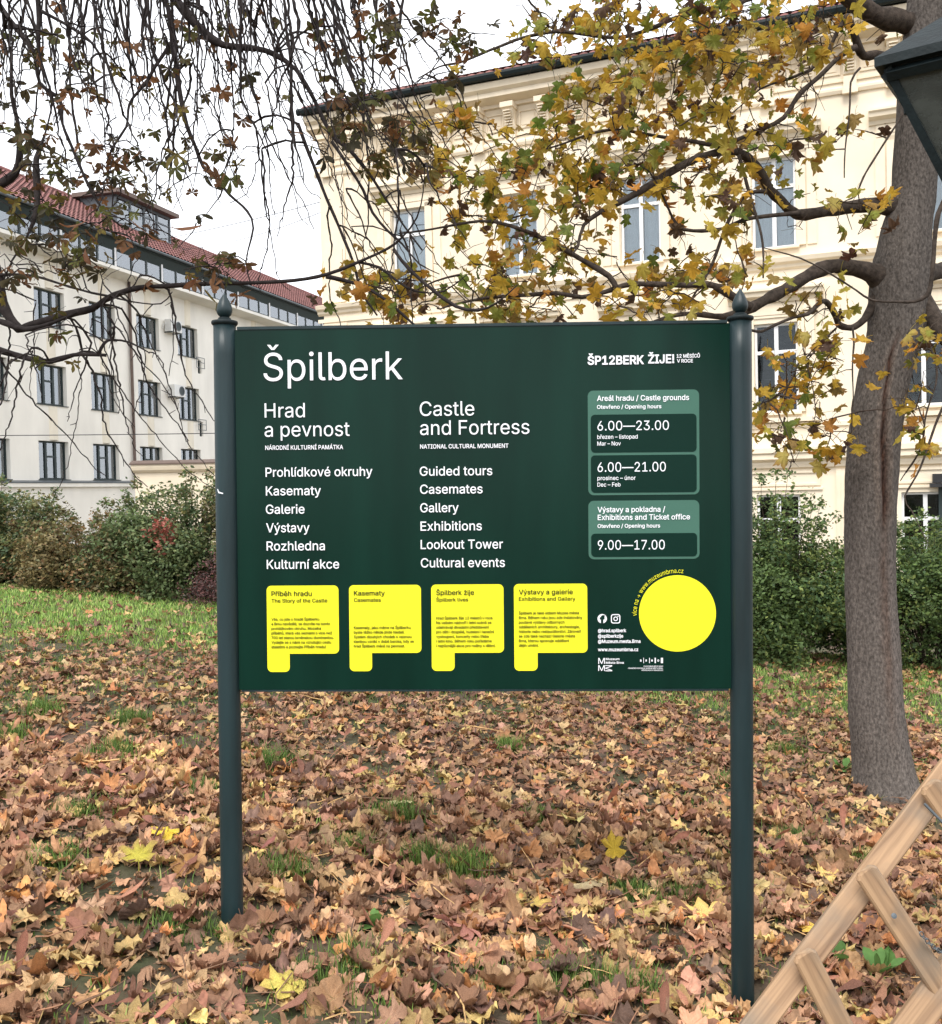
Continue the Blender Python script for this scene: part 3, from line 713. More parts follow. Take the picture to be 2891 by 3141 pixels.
def put_text(mb, Z, txt, x0, x1, yb, cap=None, bold=0.0, Z1=None):
    """one line: left end x0, right end x1, baseline yb in the units of view Z"""
    V, F = text_mesh(txt, bold)
    a, zb = Z(x0, yb); b = (Z1 or Z)(x1, yb)[0]
    w = V[:, 0].max() - V[:, 0].min(); sx = (b - a) / w
    sy = sx if cap is None else (Z(x0, yb - cap)[1] - zb) 
    v = np.stack([a + (V[:, 0] - V[:, 0].min()) * sx, LV - V[:, 2], zb + V[:, 1] * sy], -1)
    mb.add(v, F)
def block(lines, m='white_print', parent=None, name='lettering', label=None):
    for l in lines:
        mb = MB(); put_text(mb, *l); o = mb.build(name, M[m], parent or board)
    if label: o['label'] = label
    return o
block([(ZA, 'Špilberk', 365, 1282, 620, 183)], label='large white title')
block([(ZA, 'Hrad', 372, 637, 862, 94), (ZA, 'a pevnost', 372, 932, 988, 94)])
block([(ZA, 'Castle', 1394, 1753, 851, 94), (ZA, 'and Fortress', 1396, 2116, 976, 94)])
block([(ZA, 'NÁRODNÍ KULTURNÍ PAMÁTKA', 376, 889, 1074, 27, .012)]); block([(ZA, 'NATIONAL CULTURAL MONUMENT', 1396, 1978, 1066, 27, .012)])
cz = [('Prohlídkové okruhy', 378, 1082, 134), ('Kasematy', 380, 743, 257), ('Galerie', 380, 635, 378), ('Výstavy', 382, 668, 500), ('Rozhledna', 385, 769, 620), ('Kulturní akce', 386, 863, 741)]
block([(ZC, t, a, b, y, 59, .006) for t, a, b, y in cz])
en = [('Guided tours', 1394, 1872, 127), ('Casemates', 1396, 1808, 246), ('Gallery', 1397, 1650, 368), ('Exhibitions', 1399, 1803, 489), ('Lookout Tower', 1400, 1942, 610), ('Cultural events', 1401, 1955, 731)]
block([(ZC, t, a, b, y, 59, .006) for t, a, b, y in en])
block([(ZB, 'ŠP12BERK', 651, 1023, 512, 54, .026), (ZB, 'ŽIJE!', 1050, 1222, 503, 54, .022), (ZB, '12 MĚSÍCŮ', 1238, 1391, 467, 22, .018), (ZB, 'V ROCE', 1240, 1345, 499, 22, .018)])
def rounded(x0, x1, z0, z1, r, y, n=6, corners=(1, 1, 1, 1)):
    pts = []
    for (cx, cz_, a0), on in zip(((x1 - r, z1 - r, 0), (x0 + r, z1 - r, 90), (x0 + r, z0 + r, 180), (x1 - r, z0 + r, 270)), corners):
        if on:
            for k in range(n + 1):
                a = math.radians(a0 + 90 * k / n); pts.append((cx + r * math.cos(a), y, cz_ + r * math.sin(a)))
        else: pts.append((x1 if a0 in (0, 270) else x0, y, z1 if a0 in (0, 90) else z0))
    return pts
def rbox(Z0, x0, y0, Z1, x1, y1, r, y, mt, name, parent=None, corners=(1, 1, 1, 1)):
    a, zt = Z0(x0, y0); b, zb = Z1(x1, y1)
    p = rounded(a, b, zb, zt, r, y, corners=corners); mb = MB(); mb.add(p, [tuple(range(len(p)))[::-1]]); return mb.build(name, M[mt], parent or board)
h1 = rbox(ZB, 652, 684, ZD, 1390, 250, .022, -.0015, 'sage_print', 'hours_box'); h1['label'] = 'upper opening hours box with two dark fields'
rbox(ZB, 672, 843, ZB, 1370, 1086, .016, -.003, 'dark_print', 'hours_field', h1)
rbox(ZB, 673, 1111, ZD, 1371, 234, .016, -.003, 'dark_print', 'hours_field', h1)
h2 = rbox(ZD, 656, 293, ZD, 1390, 674, .022, -.0015, 'sage_print', 'hours_box'); h2['label'] = 'lower opening hours box with one dark field'
rbox(ZD, 675, 509, ZD, 1374, 658, .016, -.003, 'dark_print', 'hours_field', h2)
block([(ZB, 'Areál hradu / Castle grounds', 713, 1320, 752, 34, .012), (ZB, 'Otevřeno / Opening hours', 713, 1137, 804, 24, .015), (ZB, '6.00—23.00', 716, 1187, 947, 62),
       (ZB, 'březen – listopad', 715, 981, 1002, 26, .008), (ZB, 'Mar – Nov', 715, 870, 1046, 26, .008), (ZD, '6.00—21.00', 717, 1167, 102, 62), (ZD, 'prosinec – únor', 716, 968, 156, 26, .008), (ZD, 'Dec – Feb', 716, 868, 199, 26, .008)], parent=h1)
block([(ZD, 'Výstavy a pokladna /', 717, 1163, 368, 34, .012), (ZD, 'Exhibitions and Ticket office', 718, 1326, 419, 34, .012), (ZD, 'Otevřeno / Opening hours', 717, 1129, 471, 24, .015), (ZD, '9.00—17.00', 719, 1160, 615, 62)], parent=h2)
cards = [
 (ZC, 383, 862, 853, 1300, 537, 1421, ('Příběh hradu', 682, 920), ('The Story of the Castle', 785, 963), 416, 1082,
  [('Vše, co jste o hradě Špilberku', 732), ('a Brnu nevěděli, se dozvíte na tomto', 803), ('prohlídkovém okruhu. Mozaika', 743), ('příběhů, která vás seznámí s více než', 815), ('700 let starou brněnskou dominantou.', 828), ('Vydejte se s námi na vzrušující cestu', 810), ('staletími a poznejte Příběh hradu!', 776)], 'yellow card headed Příběh hradu'),
 (ZC, 926, 1405, 849, 1295, 1080, 1416, ('Kasematy', 1164, 916), ('Casemates', 1137, 958), 959, 1137,
  [('Kasematy, jako máme na Špilberku,', 1339), ('byste těžko někde jinde hledali.', 1294), ('Systém dlouhých chodeb s valenou', 1340), ('klenbou vznikl v době baroka, kdy se', 1355), ('hrad Špilberk měnil na pevnost.', 1296)], 'yellow card headed Kasematy'),
 (ZC, 1468, 1949, 845, 1294, 1624, 1414, ('Špilberk žije', 1752, 913), ('Špilberk lives', 1713, 956), 1502, 1074,
  [('Hrad Špilberk žije 12 měsíců v roce.', 1878), ('Na velkém nádvoří i letní scéně se', 1866), ('odehrávají divadelní představení', 1850), ('pro děti i dospělé, hudební i taneční', 1885), ('vystoupení, koncerty nebo třeba', 1848), ('i letní kino. Během roku pořádáme', 1868), ('i nejrůznější akce pro rodiny s dětmi.', 1894)], 'yellow card headed Špilberk žije'),
 (ZD, 165, 652, 841, 1294, 323, 1413, ('Výstavy a galerie', 554, 909), ('Exhibitions and Gallery', 571, 951), 198, 1041,
  [('Špilberk je také sídlem Muzea města', 595), ('Brna. Během roku jsou zde instalovány', 617), ('poutavé výstavy odborných', 499), ('odděleních architektury, archeologie,', 600), ('historie nebo restaurátorství. Zároveň', 608), ('se zde také nachází Galerie města', 569), ('Brna, kterou spravuje oddělení', 531), ('dějin umění.', 329)], 'yellow card headed Výstavy a galerie')]
for Z, x0, x1, y0, y1, tx, ty, t1, t2, lx, ly, body, lab in cards:
    a, zt = Z(x0, y0); b, zb = Z(x1, y1); c, zc = Z(tx, ty); r = .019
    p1 = rounded(a, b, zb, zt, r, -.0015, corners=(1, 1, 0, 1)); mb = MB(); mb.add(p1, [tuple(range(len(p1)))[::-1]])
    p2 = rounded(a, c, zc, zb, r, -.0015, corners=(0, 0, 1, 1)); mb.add(p2, [tuple(range(len(p2)))[::-1]])
    card = mb.build('yellow_card', M['yellow_print'], board); card['label'] = lab
    L_ = [(Z, t1[0], lx, t1[1], t1[2], 31, .012), (Z, t2[0], lx, t2[1], t2[2], 24, .012)]
    L_ += [(Z, t, lx, xe, ly + i * 30.4, 18, .016) for i, (t, xe) in enumerate(body)]
    block(L_, 'olive_print', card)
# round yellow disc with the curved web address
cx, cz_ = ZD(1244, 1035); rad = (ZD(1498, 1035)[0] - ZD(990, 1035)[0]) / 2
mb = MB(); mb.add([(cx + rad * math.cos(a), -.0015, cz_ + rad * math.sin(a)) for a in np.linspace(0, 2 * math.pi, 73)[:-1]], [tuple(range(72))[::-1]])
disc = mb.build('yellow_disc', M['yellow_print'], board)
s_ = "více na → www.muzeumbrna.cz"; mb = MB(); szz = .0168; rr = rad * 1.062
def adv(t):
    cu = bpy.data.curves.new('t', 'FONT'); cu.body = t; cu.size = 1
    if FONT: cu.font = FONT
    o = bpy.data.objects.new('t', cu); COL.objects.link(o)
    bpy.context.view_layer.update(); w = o.dimensions.x; bpy.data.objects.remove(o); bpy.data.curves.remove(cu); return w
aw = {}
for ch in set(s_): aw[ch] = (adv('n' + ch + 'n') - adv('nn')) / CAP if ch != '→' else 1.2
tot = sum(aw[ch] for ch in s_) * szz; a_start = math.radians(183); a_end = math.radians(81.5); k_ = (a_start - a_end) * rr / tot
pos = 0
for ch in s_:
    w = aw[ch] * szz * k_
    if ch != ' ':
        if ch == '→':
            V = np.array([(0.1, .3, 0), (.75, .3, 0), (.75, .38, 0), (.1, .38, 0), (.5, .62, 0), (.6, .66, 0), (.9, .34, 0), (.6, .02, 0), (.5, .06, 0), (.78, .34, 0)]); F = [(0, 1, 2, 3), (4, 5, 6, 9), (9, 6, 7, 8)]
            V = V * 1.0
        else: V, F = text_mesh(ch, .0)
        th = a_start - (pos + w / 2) / rr
        x = (V[:, 0] - (V[:, 0].min() + V[:, 0].max()) / 2) * szz * k_; y = V[:, 1] * szz * 1.05
        t = np.array([math.sin(th), -math.cos(th)]); n_ = np.array([math.cos(th), math.sin(th)])
        q = np.array([cx, cz_]) + rr * n_ + x[:, None] * t + y[:, None] * n_
        mb.add(np.stack([q[:, 0], np.full(len(q), LV), q[:, 1]], -1), F)
    pos += w
mb.build('lettering', M['yellow_print'], board)
# social icons
def ngon(mb, c, r, n=32, y=LV): mb.add([(c[0] + r * math.cos(a), y, c[1] + r * math.sin(a)) for a in np.linspace(0, 2 * math.pi, n + 1)[:-1]], [tuple(range(n))[::-1]])
def ring(mb, c, r0, r1, n=28, y=LV):
    v = [(c[0] + r * math.cos(a), y, c[1] + r * math.sin(a)) for r in (r0, r1) for a in np.linspace(0, 2 * math.pi, n + 1)[:-1]]
    mb.add(v, [(i, n + i, n + (i + 1) % n, (i + 1) % n) for i in range(n)])
c = ZD(748, 1070); u = ZD(779, 1070)[0] - c[0]
mb = MB(); ngon(mb, c, u, y=-.0015); ic = mb.build('round_icon', M['white_print'], board)
mb = MB(); V, F = text_mesh('f', .05); V = V - np.array([V[:, 0].mean(), 0, 0])
mb.add(np.stack([c[0] + V[:, 0] * u * 1.6 + u * .12, np.full(len(V), -.003), c[1] - u * .98 + V[:, 1] * u * 1.55], -1), F); mb.build('icon_letter', M['dark_print'], ic)
c = ZD(836, 1070); mb = MB()
o_ = rounded(c[0] - u, c[0] + u, c[1] - u, c[1] + u, u * .5, LV); i_ = rounded(c[0] - u * .8, c[0] + u * .8, c[1] - u * .8, c[1] + u * .8, u * .34, LV); n = len(o_)
mb.add(o_ + i_, [(i, n + i, n + (i + 1) % n, (i + 1) % n) for i in range(n)]); ring(mb, c, u * .3, u * .48); ngon(mb, (c[0] + u * .5, c[1] + u * .5), u * .12, 12)
mb.build('camera_icon', M['white_print'], board)
block([(ZD, '@hrad.spilberk', 720, 906, 1158, 21, .02), (ZD, '@spilberkzije', 720, 886, 1194, 21, .02), (ZD, '@Muzeum.mesta.Brna', 720, 1000, 1229, 21, .02), (ZD, 'www.muzeumbrna.cz', 720, 985, 1283, 21, .02)])
block([(ZD, 'M', 722, 765, 1367, 39), (ZD, 'M', 722, 765, 1413, 37), (ZD, 'Muzeum', 771, 861, 1342, 14, .015), (ZD, 'Města Brna', 771, 890, 1366, 14, .015)])
mb = MB(); V, F = text_mesh('M'); a = ZD(768, 1415); b = ZD(813, 1376); w = V[:, 0].max() - V[:, 0].min()
q = np.stack([a[0] + V[:, 1] * (b[0] - a[0]), np.full(len(V), LV), b[1] - (V[:, 0] - V[:, 0].min()) / w * (b[1] - a[1])], -1)
mb.add(q, [f[::-1] for f in F]); mb.build('emblem', M['white_print'], board)
mb = MB()
for x, w in ((1019, 3), (1057, 4), (1093, 8), (1134, 14)):
    a = ZD(x, 1362); b = ZD(x + w, 1327); mb.add([(a[0], LV, a[1]), (b[0], LV, a[1]), (b[0], LV, b[1]), (a[0], LV, b[1])], [(0, 1, 2, 3)])
put_text(mb, ZD, 'B', 997, 1007, 1351, 12, .04); put_text(mb, ZD, 'R', 1033, 1043, 1351, 12, .04); put_text(mb, ZD, 'N', 1070, 1081, 1351, 12, .04); put_text(mb, ZD, 'O', 1111, 1123, 1351, 12, .04)
put_text(mb, ZD, 'STATUTÁRNÍ MĚSTO BRNO', 1020, 1148, 1387, 8, .01); put_text(mb, ZD, 'FINANČNĚ PODPORUJE MUZEUM MĚSTA BRNA,', 918, 1148, 1400, 8, .01); put_text(mb, ZD, 'PŘÍSPĚVKOVOU ORGANIZACI', 1007, 1148, 1413, 8, .01)
mb.build('city_emblem', M['white_print'], board)

# ------------------------------------------------------------------ street lantern, upper right
_lc = P(2683, 205, 2.45); LC = (_lc[0] + 1.393 * .31, _lc[1] + .245 * .31)
lan = thing('street_lantern', 'dark iron four-sided street lantern with dusty glass at the upper right edge', 'lantern', (LC[0], LC[1], 0), math.radians(-35))
def build_lantern():
    zt = _lc[2]; zb = zt - .52
    a, b = .285, .07
    cr_ = [(-1, -1), (1, -1), (1, 1), (-1, 1)]
    m = MB()   # roof: overhanging hipped hood
    rr_ = .31
    v = [(x * rr_, y * rr_, zt) for x, y in cr_] + [(x * rr_, y * rr_, zt + .022) for x, y in cr_] + [(x * .1, y * .1, zt + .2) for x, y in cr_]
    m.add(v, [(3, 2, 1, 0), (8, 9, 10, 11)] + [(i, (i + 1) % 4, 4 + (i + 1) % 4, 4 + i) for i in range(4)] + [(4 + i, 4 + (i + 1) % 4, 8 + (i + 1) % 4, 8 + i) for i in range(4)])
    m.build('roof', M['iron'], lan)
    m = MB(); m.lathe([(.1, 0), (.11, .03), (.06, .06), (.03, .1), (.045, .13), (.01, .19)], 20, (0, 0, zt + .2)); m.build('finial', M['iron'], lan, True)
    for x, y in cr_:
        m = MB(); m.tube([(x * a, y * a, zt + .0), (x * b, y * b, zb)], .0135, 4); m.build('corner_bar', M['iron'], lan)
    for (z, r) in ((zt - .018, a), (zb + .012, b + .004)):
        for i in range(4):
            p, q = cr_[i], cr_[(i + 1) % 4]
            m = MB(); m.tube([(p[0] * r, p[1] * r, z), (q[0] * r, q[1] * r, z)], .016, 4); m.build('rail', M['iron'], lan)
    for i in range(4):
        p, q = cr_[i], cr_[(i + 1) % 4]
        m = MB(); a2, b2 = a - .006, b - .004
        m.add([(p[0] * a2, p[1] * a2, zt - .02), (q[0] * a2, q[1] * a2, zt - .02), (q[0] * b2, q[1] * b2, zb + .01), (p[0] * b2, p[1] * b2, zb + .01)], [(0, 1, 2, 3)])
        m.build('glass_pane', M['lantern_glass'], lan)
    g = float(G(LC[0], LC[1]))
    m = MB(); m.lathe([(.07, g - .2), (.07, g + .5), (.05, g + .55), (.04, g + .7), (.036, zb - .12), (.06, zb - .08), (.05, zb - .03), (b + .02, zb)], 24); m.build('post', M['iron'], lan, True)
    m = MB(); m.lathe([(.02, zb + .02), (.02, zb + .12), (.05, zb + .15), (.06, zb + .24), (.04, zb + .3), (.005, zb + .32)], 16); m.build('bulb', M['ac'], lan, True)
    m = MB(); m.tube([(-a * .8, -a * .8, zt - .05), (-a * .8 - .03, -a * .8, zt - .07), (-a * .8 - .028, -a * .8, zt - .1), (-a * .8 + .01, -a * .8, zt - .11)], .006, 6); m.build('hook', M['iron'], lan)
build_lantern()

# ------------------------------------------------------------------ wooden trestle, lower right
def beam(name, A, B, w, t, parent, up=None, rnd=.004, label=None, taper=0):
    """rectangular timber from A to B, width w across the frame, thickness t towards the viewer"""
    A, B = Vector(A), Vector(B); x = (B - A).normalized(); n = Vector(up or (0, -1, 0)); n = (n - x * n.dot(x)).normalized(); z = x.cross(n)
    Lh = (B - A).length; r = rnd
    prof = [(-w / 2 + r, -t / 2), (w / 2 - r, -t / 2), (w / 2, -t / 2 + r), (w / 2, t / 2 - r), (w / 2 - r, t / 2), (-w / 2 + r, t / 2), (-w / 2, t / 2 - r), (-w / 2, -t / 2 + r)]
    v = []; xs_ = [0, .5 * taper + .0001, Lh - .5 * taper - .0001, Lh]
    for k, xx in enumerate(xs_):
        sc = .72 if (taper and k in (0, 3)) else 1
        v += [(xx, p * sc, q) for p, q in prof]
    f = [(k * 8 + i, k * 8 + (i + 1) % 8, (k + 1) * 8 + (i + 1) % 8, (k + 1) * 8 + i) for k in range(3) for i in range(8)] + [tuple(range(8))[::-1], tuple(range(24, 32))]
    mb = MB(); mb.add(v, f); o = mb.build(name, M['wood'], parent)
    o.matrix_world = Matrix(((x.x, z.x, n.x, A.x), (x.y, z.y, n.y, A.y), (x.z, z.z, n.z, A.z), (0, 0, 0, 1)))
    if label: o['label'] = label
    return o
z7 = lambda x, y: (1891 + x * .5411, 2100 + y * .5411)
trs = thing('wooden_trestle', 'raw pine folding trestle standing at the lower right edge', 'trestle')
def tp(x, y, Y): return Vector(P(*z7(x, y), Y))
def build_trestle():
    A0, A1 = tp(812, 1912, 2.86), tp(1815, 590, 2.98); d = (A1 - A0)
    lo, hi = A0 - d * .42, A1 + d * .55
    nrm = Vector((-.10, -1, .42)).normalized()
    beam('rail', lo, hi, .074, .040, trs, nrm)
    B0 = tp(1690, 1912, 2.86); off = B0 - A0
    beam('rail', lo + off - d * .12, hi + off, .086, .042, trs, nrm)
    cr7 = [((1425, 1078, 2.86), (1790, 1640, 2.87)), ((1075, 1550, 2.82), (1330, 2050, 2.84)), ((1790, 590, 2.93), (2160, 1130, 2.95))]
    for i, (a, b) in enumerate(cr7):
        a, b = tp(*a), tp(*b); dd = (b - a).normalized()
        beam('slat', a - dd * .015, b + dd * .06, .070, .024, trs, nrm, .006, taper=.02)
    # hinged rear frame, out to the right
    hz = Vector((.5, .42, -1.0)).normalized()
    for q in (hi, hi + off):
        g = q + hz * 1.5
        beam('rail', q + Vector((.03, .05, 0)), g, .07, .04, trs, Vector((.8, -.5, .2)))
    m = MB(); m.tube([tp(1748, 676, 2.90), tp(1860, 790, 2.88), tp(1990, 920, 2.9)], .0045, 6); m.build('steel_rod', M['zinc'], trs)
    c = tp(1573, 1312, 2.83); m = MB(); m.lathe([(.008, 0), (.008, .002), (.003, .003)], 12, (0, 0, 0)); s = m.build('screw_head', M['zinc'], trs); s.location = c; s.rotation_euler = nrm.to_track_quat('Z', 'Y').to_euler()
    s.location = c + nrm * .004
    a, b = tp(1725, 1405, 2.82), tp(1960, 1510, 2.9); n = 15
    mb = MB(); dr = (b - a).normalized()
    for i in range(n):
        t = (i + .5) / n; cpt = a + (b - a) * t + Vector((0, 0, -.03 * 4 * t * (1 - t))); k = Vector((0, 1, .2)).normalized() if i % 2 else Vector((.1, .2, 1)).normalized()
        L2 = (b - a).length / n * .78; pts = []
        for q in range(11):
            th = 2 * math.pi * q / 10; pts.append(cpt + dr * math.cos(th) * L2 + k * math.sin(th) * .007)
        mb.tube([tuple(p) for p in pts], .0018, 5, cap=False)
    mb.build('chain', M['zinc'], trs)
    # grey worn strip on the upper edge of the rail
build_trestle()

# ------------------------------------------------------------------ leaf shapes
HALF = [(.00, .02), (.10, -.06), (.21, -.10), (.30, -.02), (.43, .03), (.54, .14), (.45, .20), (.36, .27), (.25, .34), (.38, .40), (.45, .53), (.61, .66), (.46, .68), (.36, .74), (.28, .72), (.17, .60), (.20, .74), (.13, .82), (0, 1.0)]
HALF_LO = [(.00, .02), (.21, -.10), (.33, .02), (.54, .14), (.25, .34), (.42, .50), (.61, .66), (.34, .74), (.17, .60), (.18, .78), (0, 1.0)]
def maple_shape(hi, full=0.0):
    H_ = HALF if hi else HALF_LO
    out = H_ + [(-x, y) for x, y in H_[-2:0:-1]]
    o = np.array(out) - np.array([0, .05]); hub = np.array([[0, .22]])
    if full:
        q = np.linalg.norm(o - hub, axis=1)[:, None]; o = hub + (o - hub) * (q.mean() / q) ** full
    n = len(o)
    if hi:
        inner = hub + (o - hub) * .52
        V = np.vstack([hub, inner, o]); F = [(0, 1 + i, 1 + (i + 1) % n) for i in range(n)]
        for i in range(n):
            j = (i + 1) % n; F += [(1 + i, 1 + n + i, 1 + n + j), (1 + i, 1 + n + j, 1 + j)]
    else:
        V = np.vstack([hub, o]); F = [(0, 1 + i, 1 + (i + 1) % n) for i in range(n)]
    # ribs raised, sinuses sunk
    r = np.linalg.norm(V - hub, axis=1); ang = np.arctan2(V[:, 0], V[:, 1] - .22)
    ribs = np.radians([0, 48, -48, 105, -105]); d = np.min(np.abs(ang[:, None] - ribs[None]), axis=1)
    z = -.16 * np.clip(d, 0, .5) * r / .5 * 1.2
    return np.column_stack([V, z]), np.array(F), r
def petiole(L=.55):
    t = np.linspace(0, 1, 4); p = np.column_stack([.03 * np.sin(t * 3), -.02 - L * t, -.08 * t * t])
    w = .012; V = []
    for q in p: V += [q + (-w, 0, 0), q + (w, 0, 0), q + (0, 0, w * 1.6)]
    F = []
    for i in range(3):
        a = 3 * i; F += [(a, a + 1, a + 4), (a, a + 4, a + 3), (a + 1, a + 2, a + 5), (a + 1, a + 5, a + 4), (a + 2, a, a + 3), (a + 2, a + 3, a + 5)]
    return np.array(V), np.array(F)
def curl(V, k1, k2, r_, noise_amp, rg):
    V = V.copy(); x, y = V[:, 0].copy(), V[:, 1].copy() - .3
    a = rg.uniform(0, math.pi); u = x * math.cos(a) + y * math.sin(a); w = -x * math.sin(a) + y * math.cos(a)
    # roll round an axis: arc of curvature k1
    if abs(k1) > .05:
        un = np.sin(u * k1) / k1; zz = (1 - np.cos(u * k1)) / k1
    else: un, zz = u, 0 * u
    x2 = un * math.cos(a) - w * math.sin(a); y2 = un * math.sin(a) + w * math.cos(a)
    V[:, 0] = x2; V[:, 1] = y2 + .3; V[:, 2] += zz + k2 * w * w + rg.normal(0, noise_amp, len(V)) * np.clip(np.hypot(x, y) / .3, 0, 1.5)
    return V
def tris_mesh(name, V, F, C, mt): return mesh_tris(name, V, np.asarray(F), C, mt)
def leaf_variant(kind, col, rg, hi, curlk, crinkle, edge=None, full=0.0):
    if kind == 'maple':
        V, F, r = maple_shape(hi, full); V = V * np.array([rg.uniform(.82, 1.1), 1, 1]); V = curl(V, rg.normal(0, curlk), rg.normal(0, curlk * .5), r, crinkle, rg)
        C = np.tile(col, (len(V), 1)) * (1 + rg.normal(0, .07, (len(V), 1)))
        if edge is not None:
            k = np.clip((r - .28) / .3, 0, 1)[:, None] * rg.uniform(.3, 1); C = C * (1 - k) + np.array(edge) * k
        pv, pf = petiole(rg.uniform(.3, .7)); F = np.vstack([F, pf + len(V)]); V = np.vstack([V, pv]); C = np.vstack([C, np.tile(np.array(col) * .8, (len(pv), 1))])
        return V - np.array([0, .3, 0]), F, C
    # chestnut leaflet: long, pointed beyond the middle, folded along the rib
    def leaflet(L, W):
        ys = np.array([0, .2, .45, .68, .86, 1.0]) * L; ws = np.array([.015, .05, .12, .17, .12, .0]) * W
        V = []; fold = rg.uniform(.1, .7)
        for y_, w_ in zip(ys, ws): V += [(-w_, y_, fold * w_), (0, y_, 0), (w_, y_, fold * w_)]
        F = []
        for i in range(5):
            a = 3 * i; F += [(a, a + 1, a + 4), (a, a + 4, a + 3), (a + 1, a + 2, a + 5), (a + 1, a + 5, a + 4)]
        V = np.array(V); kk = rg.normal(0, curlk)
        V[:, 2] += kk * V[:, 1] ** 2 + rg.normal(0, crinkle, len(V)); tw = rg.normal(0, .5) * V[:, 1]
        c, s = np.cos(tw), np.sin(tw); x, z = V[:, 0].copy(), V[:, 2].copy(); V[:, 0] = x * c - z * s; V[:, 2] = x * s + z * c
        return V, np.array(F)
    VS, FS, CS = [], [], []; n = 0
    if kind == 'leaflet': items = [(0, 1.0)]
    else:
        k = rg.choice([5, 6, 7]); items = [((i - (k - 1) / 2) * math.radians(rg.uniform(34, 46)), rg.uniform(.65, 1.0) * (1 - .06 * abs(i - (k - 1) / 2))) for i in range(k)]
    for a, L in items:
        V, F = leaflet(L, rg.uniform(.8, 1.15)); drop = -rg.uniform(.0, .5) if kind != 'leaflet' else 0
        c, s = math.cos(drop), math.sin(drop); y, z = V[:, 1].copy(), V[:, 2].copy(); V[:, 1] = y * c - z * s; V[:, 2] = y * s + z * c
        c, s = math.cos(a), math.sin(a); x, y = V[:, 0].copy(), V[:, 1].copy(); V[:, 0] = x * c + y * s; V[:, 1] = -x * s + y * c
        cc = np.tile(col, (len(V), 1)) * (1 + rg.normal(0, .12))
        if edge is not None:
            kx = np.zeros(len(V)); kx[0::3] = 1; kx[2::3] = 1; kx[-3:] = 1; kx = kx[:, None] * rg.uniform(.3, 1); cc = cc * (1 - kx) + np.array(edge) * kx
        VS.append(V); FS.append(F + n); CS.append(cc); n += len(V)
    if kind == 'palm':
        pv, pf = petiole(.7); VS.append(pv); FS.append(pf + n); CS.append(np.tile(np.array(col) * .7, (len(pv), 1)))
    return np.vstack(VS), np.vstack(FS), np.clip(np.vstack(CS), 0, 1)
def rot_mats(n, rg, yaw, pitch, roll):
    cy, sy, cp, sp_, cr_, sr_ = np.cos(yaw), np.sin(yaw), np.cos(pitch), np.sin(pitch), np.cos(roll), np.sin(roll)
    Rz = np.zeros((n, 3, 3)); Rz[:, 0, 0] = cy; Rz[:, 0, 1] = -sy; Rz[:, 1, 0] = sy; Rz[:, 1, 1] = cy; Rz[:, 2, 2] = 1
    Rx = np.zeros((n, 3, 3)); Rx[:, 0, 0] = 1; Rx[:, 1, 1] = cp; Rx[:, 1, 2] = -sp_; Rx[:, 2, 1] = sp_; Rx[:, 2, 2] = cp
    Ry = np.zeros((n, 3, 3)); Ry[:, 1, 1] = 1; Ry[:, 0, 0] = cr_; Ry[:, 0, 2] = sr_; Ry[:, 2, 0] = -sr_; Ry[:, 2, 2] = cr_
    return Rz @ Rx @ Ry
def scatter(variants, idx, pos, R, sc, tint, name, mt):
    """join many leaves, each its own faces, into one mesh"""
    VS, FS, CS = [], [], []; n = 0
    for v in range(len(variants)):
        k = np.where(idx == v)[0]
        if not len(k): continue
        V, F, C = variants[v]
        W = np.einsum('nij,vj->nvi', R[k], V) * sc[k, None, None] + pos[k, None, :]
        VS.append(W.reshape(-1, 3)); FS.append((F[None] + (np.arange(len(k)) * len(V))[:, None, None] + n).reshape(-1, 3)); n += len(k) * len(V)
        CS.append(np.clip((C[None] * tint[k, None, :]).reshape(-1, 3), 0, 1))
    return mesh_tris(name, np.vstack(VS), np.vstack(FS), np.vstack(CS), mt)
def leaves_as_parts(variants, idx, pos, R, sc, parent, mt, rank, limit=300, name='leaf'):
    """the ones that show largest become parts of their own, sharing mesh data"""
    vis = np.argsort(-rank)[:limit]; meshes = {}
    for k in vis:
        v = int(idx[k])
        if v not in meshes: meshes[v] = mesh_tris(name, variants[v][0], np.asarray(variants[v][1]), np.clip(variants[v][2], 0, 1), mt)
        o = link(name, meshes[v], parent)
        Mx = Matrix(R[k].tolist()).to_4x4() @ Matrix.Scale(float(sc[k]), 4); Mx.translation = Vector(pos[k].tolist())
        o.matrix_world = Mx
    mask = np.ones(len(idx), bool); mask[vis] = False
    return mask

# ------------------------------------------------------------------ maple tree
class Tree:
    def __init__(s): s.nodes = []; s.rads = []
    def add(s, p, r): s.nodes += [np.array(q[:3], float) for q in p]; s.rads += list(r)
    def arr(s): return np.array(s.nodes)
TZ = lambda x, y: (1891 + x * .5411, y * .5411)
T2 = lambda x, y: (950 + x * .5411, y * .5411)
T3 = lambda x, y: (2300 + x * .3198, 700 + y * .3198)
T1 = lambda x, y: (x * .5411, y * .5411)
TR = lambda x, y: (x * .3788, 520 + y * .3788)
def px_path(pts):
    """(pixel x, pixel y, distance, width in photo pixels) -> x y z radius"""
    return [(*P(a, b, d), w * d / FPX / 2) for a, b, d, w in pts]
TD = 7.0
tp_ = [(2727, 2478, 260), (2722, 2440, 226), (2716, 2395, 196), (2708, 2330, 176), (2690, 2180, 164), (2682, 2030, 158), (2670, 1797, 148), (2674, 1498, 152), (2687, 1318, 152), (2718, 1139, 156), (2750, 1020, 164), (2765, 860, 168), (2780, 700, 144), (2802, 595, 130), (2815, 400, 126), (2830, 200, 128), (2850, 0, 122), (2865, -400, 110), (2880, -900, 90), (2860, -1500, 60), (2900, -2100, 26)]
